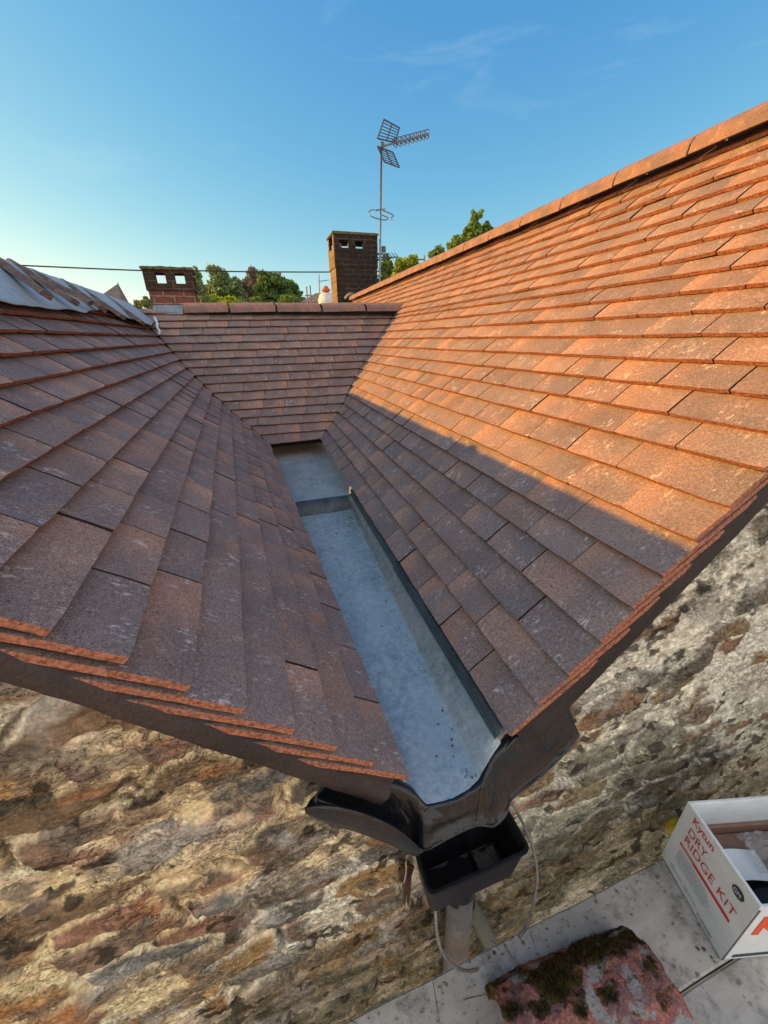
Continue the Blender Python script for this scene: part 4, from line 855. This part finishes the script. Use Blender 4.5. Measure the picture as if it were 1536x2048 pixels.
# ---------------------------------------------------------------- aerial
ae=thing('tv_aerial',(4.93,15.4,1.4),'tall aerial mast with two grid reflectors and a ringed boom beside the dark chimney','tv aerial')
YA=15.4
mb=MB(); mb.tube([at(759,600,Y=YA),at(760,515,Y=YA),at(763,284,Y=YA)],.034,10); mb.build('mast',M_GALV,ae,smooth=True)
def reflector(tl,tr,br,bl,n,nm):
    mb=MB(); 
    for a,b_ in ((tl,tr),(tr,br),(br,bl),(bl,tl)): mb.tube([a,b_],.022,6)
    for k in range(1,n): a=lerp(tl,bl,k/n); b_=lerp(tr,br,k/n); mb.tube([a,b_],.013,6)
    mb.tube([lerp(tl,tr,.5),lerp(bl,br,.5)],.02,6); mb.build('grid_reflector',M_GRILLE,ae)
reflector(at(768,239,Y=15.1),at(799,256,Y=16.1),at(790,285,Y=15.9),at(755,277,Y=15.0),6,'a')
reflector(at(755,293,Y=15.0),at(786,305,Y=15.9),at(799,335,Y=16.1),at(769,324,Y=15.1),6,'b')
mb=MB(); b0=at(764,293,Y=15.35); b1=at(857,268,Y=16.6); mb.tube([b0,b1],.03,8); mb.build('boom',M_GALV,ae)
dB=(b1-b0).normalized(); sB=dB.cross(V(0,0,1)).normalized(); uB=sB.cross(dB)
for k in range(9):
    c=b0+(b1-b0)*(.27+.70*k/8); mb=MB(); r=.12; pts=[]
    for q in range(17):
        a=2*math.pi*q/16*.92; pts.append(c+sB*math.cos(a)*r*.9+uB*math.sin(a)*r+dB*.04*math.sin(a*2))
    mb.tube(pts,.014,5); mb.tube([c-uB*r*.6+sB*.05,c+uB*r*.6-sB*.05],.022,5); mb.build('director_loop',M_GRILLE,ae)
mb=MB(); mb.tube([b0-V(.05,.1,.1),b0+V(.05,.1,.1)],.07,8); mb.build('mast_clamp',M_GALV,ae)
mb=MB(); c=at(760,428,Y=YA); R_=.47
pts=[at(748,419,Y=15.2),at(738,423,Y=15.0),at(742,432,Y=14.8),at(757,438,Y=14.8),at(772,440,Y=15),at(776,436,Y=15.3),at(764,430,Y=15.35)]
mb.tube(spl(pts,30),.018,6); mb.tube(spl([at(765,421,Y=15.5),at(778,426,Y=15.7),at(787,431,Y=15.6),at(781,437,Y=15.4),at(786,440,Y=15.3)],20),.018,6); mb.tube([at(750,421,Y=15.3),at(770,418,Y=15.5)],.022,6)
mb.build('loop_dipole',M_GALV,ae,smooth=True)
mb=MB(); a=at(752,516,Y=15.4); b_=at(795,514,Y=16.2); mb.tube([a,b_],.02,6)
for k in range(6): c=lerp(a,b_,.25+.15*k); mb.tube([c+V(-.12,0,.13),c+V(.10,0,-.06)],.013,5)
mb.build('small_yagi',M_GRILLE,ae)
mb=MB(); 
for yy in (508,520): mb.tube([at(751,yy,Y=15.6),at(766,yy,Y=15.35)],.03,6)
mb.box(4.98,5.10,15.3,15.42,at(762,505,Y=YA).z,at(762,493,Y=YA).z); mb.build('wall_bracket',M_GRILLE,ae)

# ---------------------------------------------------------------- overhead cable
pts=[V(-30,19.5,3.55),V(-16,19.8,3.0)]+[at(x,y,Y=20) for x,y in [(-40,527),(46,531),(283,541),(390,541.5),(500,543.5),(660,544),(810,542)]]+[V(16,20,3.35),V(30,20,4.3)]
mb=MB(); mb.tube(spl(pts,200),.026,6); tag(mb.build('overhead_cable',M_CABLE,smooth=True),'black twisted overhead cable stretched behind both chimneys','overhead cable')

# ---------------------------------------------------------------- spire
sp=thing('roof_spire',(-5.3,22,-2),'pointed grey-brown spire showing above the left ridge','spire')
mb=MB(); top_=at(236,567,Y=22); cx=at(226,603,Y=22); h_=.62
base=[V(cx.x-h_,21.6,cx.z),V(cx.x+.45,21.5,cx.z),V(cx.x+.5,22.5,cx.z),V(cx.x-h_,22.6,cx.z)]
ids=[mb.vert(p) for p in base]; it_=mb.vert(top_)
for k in range(4): mb.face([ids[k],ids[(k+1)%4],it_])
low=[mb.vert(V(lerp(p.x,cx.x,-.9),p.y,-3.0)) for p in base]
for k in range(4): mb.face([low[k],low[(k+1)%4],ids[(k+1)%4],ids[k]])
mb.build('spire_roof',M_SLATE,sp); mb=MB(); mb.tube([top_-V(0,0,.05),top_+V(0,0,.06)],[.03,.008],6); mb.build('finial',M_SLATE,sp)

# ---------------------------------------------------------------- distant house roof, white pot, scaffold poles
hs=thing('distant_house',(5.0,34,ZG),'distant house roof glimpsed left of the dark chimney','house')
mb=MB(); a=at(606,604,Y=34); b_=at(668,604,Y=34); c=at(632,586,Y=36); d=at(672,586,Y=36)
mb.box(a.x,b_.x+2,34,38,ZG,a.z); mb.build('house_wall',M_WHITEP,hs)
mb=MB(); mb.poly([(a.x-.2,33.8,a.z),(b_.x+2.2,33.8,a.z),(b_.x+1.6,36,c.z),(c.x,36,c.z)]); mb.poly([(b_.x+2.2,38.2,a.z),(a.x-.2,38.2,a.z),(c.x,36,c.z),(b_.x+1.6,36,c.z)]); mb.build('house_roof',M_SLATE,hs,solid=.1)
pt=thing('chimney_pot',tuple(at(653,604,Y=28)),'white pot with red crown before the distant roof, left of the dark chimney','chimney pot')
c=at(653,598,Y=28); mb=MB(); mb.tube([c+V(0,0,-6),c+V(0,0,-.1),c+V(0,0,.25),c+V(0,0,.32)],[.55,.55,.42,.3],18); mb.build('pot_base',M_WHITEP,pt)
mb=MB(); c=c+V(0,0,.3); mb.tube([c,c+V(0,0,.14),c+V(0,0,.15),c+V(0,0,.24),c+V(0,0,.3),c+V(0,0,.42)],[.22,.2,.28,.28,.17,.13],16); mb.build('pot_crown',M_RED,pt)
fr=thing('scaffolding',tuple(at(618,604,Y=30)),'thin scaffold poles by the distant house, left of the white pot','scaffold')
for x,y0 in ((613,573),(620,571)): mb=MB(); mb.tube([at(x,612,Y=30)-V(0,0,8),at(x,y0,Y=30)],.05,6); mb.build('pole',M_GALV,fr)
mb=MB(); mb.tube([at(610,591,Y=30),at(624,591,Y=30)],.05,6); mb.build('pole',M_GALV,fr)
fr=thing('scaffolding',tuple(at(840,560,Y=30)),'thin scaffold posts standing behind the orange roof slope','scaffold')
for x,y0 in ((832,512),(849,511),(871,500)): mb=MB(); mb.tube([at(x,560,Y=30)-V(0,0,8),at(x,y0,Y=30)],.06,6); mb.build('pole',M_GALV,fr)
mb=MB(); mb.tube([at(831,519,Y=30),at(850,519,Y=30)],.05,6); mb.build('pole',M_GALV,fr)
ma=thing('tv_aerial',tuple(at(638,600,Y=32)),'thin distant aerial above the white pot','tv aerial')
mb=MB(); mb.tube([at(638,604,Y=32)-V(0,0,1),at(638,549,Y=32)],.035,6); mb.build('mast',M_GALV,ma); mb=MB(); mb.tube([at(637,563,Y=32),at(658,560,Y=32)],.025,5); mb.build('boom',M_GALV,ma)

# ---------------------------------------------------------------- trees
def leafy(name,label,blobs,base,nleaf,size,mat,trunk_r=.5,seed=1,group=None,hollow=.55,kind='tree'):
    r=random.Random(seed); t=thing(name,(base.x,base.y,ZG),label,kind,group)
    mb=MB(); lv=[]
    tot=sum(b_[3]*b_[4]*b_[5] for b_ in blobs)**1
    subs=[]
    for (x,y,z,rx,ry,rz) in blobs:
        ns=int(30 if hollow>.2 else 14)
        for q_ in range(ns):
            d=V(r.gauss(0,1),r.gauss(0,1),r.gauss(0,1)).normalized()*r.uniform(.35,.95); f_=r.uniform(.22,.42)
            subs.append((x+d.x*rx,y+d.y*ry,z+d.z*rz,rx*f_,ry*f_,rz*f_*(.8 if hollow>.2 else 1.5)))
    tot=sum(b_[3]*b_[4]*b_[5] for b_ in subs)
    for (x,y,z,rx,ry,rz) in subs:
        k=int(nleaf*1.9*(rx*ry*rz)/tot)
        for _ in range(k):
            while True:
                d=V(r.gauss(0,1),r.gauss(0,1),r.gauss(0,1)); d.normalize(); rad=r.uniform(.15,1.0)**.6*(1.25 if r.random()<.08 else 1)
                g_=nz(d.x*2.3+x,d.y*2.3+y,d.z*2.3+z*1.7)
                rad*=1+.30*g_
                p=V(x+d.x*rx*rad,y+d.y*ry*rad,z+d.z*rz*rad)
                break
            a=V(r.gauss(0,1),r.gauss(0,1),r.gauss(0,1)).normalized(); b_=a.cross(V(r.gauss(0,1),r.gauss(0,1),r.gauss(0,1))).normalized(); s=size*.6*r.uniform(.5,1.2)
            mb.poly([p-a*s,p+b_*s*.55,p+a*s,p-b_*s*.55]); lv.append(r.random())
    o=mb.build('crown',mat,t); o.data.attributes.new('lv','FLOAT','FACE').data.foreach_set('value',lv)
    mb=MB(); cx=sum(b_[0] for b_ in blobs)/len(blobs); cz=min(b_[2] for b_ in blobs)
    mb.tube([V(base.x,base.y,ZG),V(lerp(base.x,cx,.4),base.y,lerp(ZG,cz,.6)),V(cx,base.y,cz)],[trunk_r,trunk_r*.8,trunk_r*.5],10)
    for (x,y,z,rx,ry,rz) in blobs: mb.tube([V(cx,base.y,cz-1.0),V(lerp(cx,x,.6),lerp(base.y,y,.6),lerp(cz,z,.4)),V(x,y,z+rz*.6)],[trunk_r*.4,trunk_r*.25,trunk_r*.06],6)
    mb.build('trunk',M_BARK,t); return t
G1=leaf_mat('leaf_green',(0.10,0.19,0.035),(0.24,0.36,0.08)); G2=leaf_mat('leaf_dark',(0.07,0.14,0.035),(0.17,0.27,0.075)); G3=leaf_mat('leaf_lime',(0.18,0.28,0.02),(0.38,0.46,0.05)); G4=leaf_mat('leaf_purple',(0.15,0.125,0.11),(0.26,0.22,0.18)); G5=leaf_mat('leaf_blue_green',(0.12,0.19,0.07),(0.25,0.34,0.13))
GR='trees beyond the far ridge'
def blob(px,py,Y,r,ry=None,d=1.0):
    p=at(px,py,Y=Y); k=Y/F*1.08; return (p.x,Y,p.z,r*k,r*k*d,(ry or r)*k)
YT=70
leafy('broadleaf_tree','mid green bushy tree behind the far ridge, just right of the left chimney',[blob(440,572,YT,28,26),blob(418,590,YT,22,18),blob(462,585,YT,22,20),blob(445,605,YT,40,18)],at(440,600,Y=YT),9000,.50,G5,.5,2,GR)
leafy('broadleaf_tree','purple-leaved tree between two green trees behind the far ridge',[blob(512,566,YT+6,17,24),blob(498,585,YT+6,16,20),blob(522,590,YT+6,18,20)],at(510,600,Y=YT+6),4500,.48,G4,.4,3,GR)
leafy('broadleaf_tree','dark rounded tree behind the middle of the far ridge',[blob(545,575,YT,24,24),blob(525,580,YT,16,20),blob(572,585,YT+2,22,22),blob(590,597,YT+2,14,12),blob(550,604,YT,36,16)],at(550,600,Y=YT),9000,.50,G2,.5,4,GR)
leafy('broadleaf_tree','small lime-lit shrub at the foot of the trees, right of the left chimney',[blob(410,602,YT-25,20,11),blob(450,606,YT-25,26,9)],at(420,610,Y=YT-25),3200,.34,G3,.2,5,GR,kind='shrub')
leafy('broadleaf_tree','small bright green shrub at the foot of the dark rounded tree',[blob(575,603,YT-20,12,9),blob(512,604,YT-20,9,7)],at(570,610,Y=YT-20),1600,.36,G1,.2,6,GR,kind='shrub')
leafy('young_tree','thin-leaved young tree rising beside the left chimney',[blob(397,560,40,7,20),blob(403,585,40,11,16),blob(392,545,40,4,9)],at(398,605,Y=40),700,.26,G5,.15,7,GR,hollow=.1)
leafy('broadleaf_tree','tiny distant bush left of the left chimney',[blob(293,607,80,9,8),blob(276,608,85,6,5)],at(290,612,Y=80),900,.5,G5,.3,8,GR,kind='bush')
leafy('conifer','dark dense tree directly right of the aerial mast',[blob(775,545,33,13,26),blob(768,570,33,16,20),blob(786,560,33,12,16)],at(775,560,Y=33),5200,.26,G2,.35,9,GR,hollow=.3)
leafy('broadleaf_tree','bright lime-green tree showing above the orange slope beside the dark tree',[blob(800,545,30,17,20),blob(820,538,30,17,22),blob(838,552,31,14,18),blob(812,565,30,28,14)],at(815,560,Y=30),5600,.25,G3,.35,10,GR,hollow=.4)
leafy('young_tree','tall spiky green tree highest above the orange slope',[blob(952,455,24,11,26),blob(934,472,24,14,20),blob(972,462,24,14,14),blob(912,490,24,14,16),blob(950,488,24,28,16)],at(945,500,Y=24),7000,.17,leaf_mat('leaf_ash',(0.12,0.22,0.03),(0.26,0.38,0.07)),.25,11,GR,hollow=.25)
leafy('young_tree','sparse twiggy top between the lime tree and the spiky tree',[blob(880,503,28,12,8),blob(866,508,28,7,6)],at(878,515,Y=28),420,.20,G1,.15,12,GR,hollow=.1)
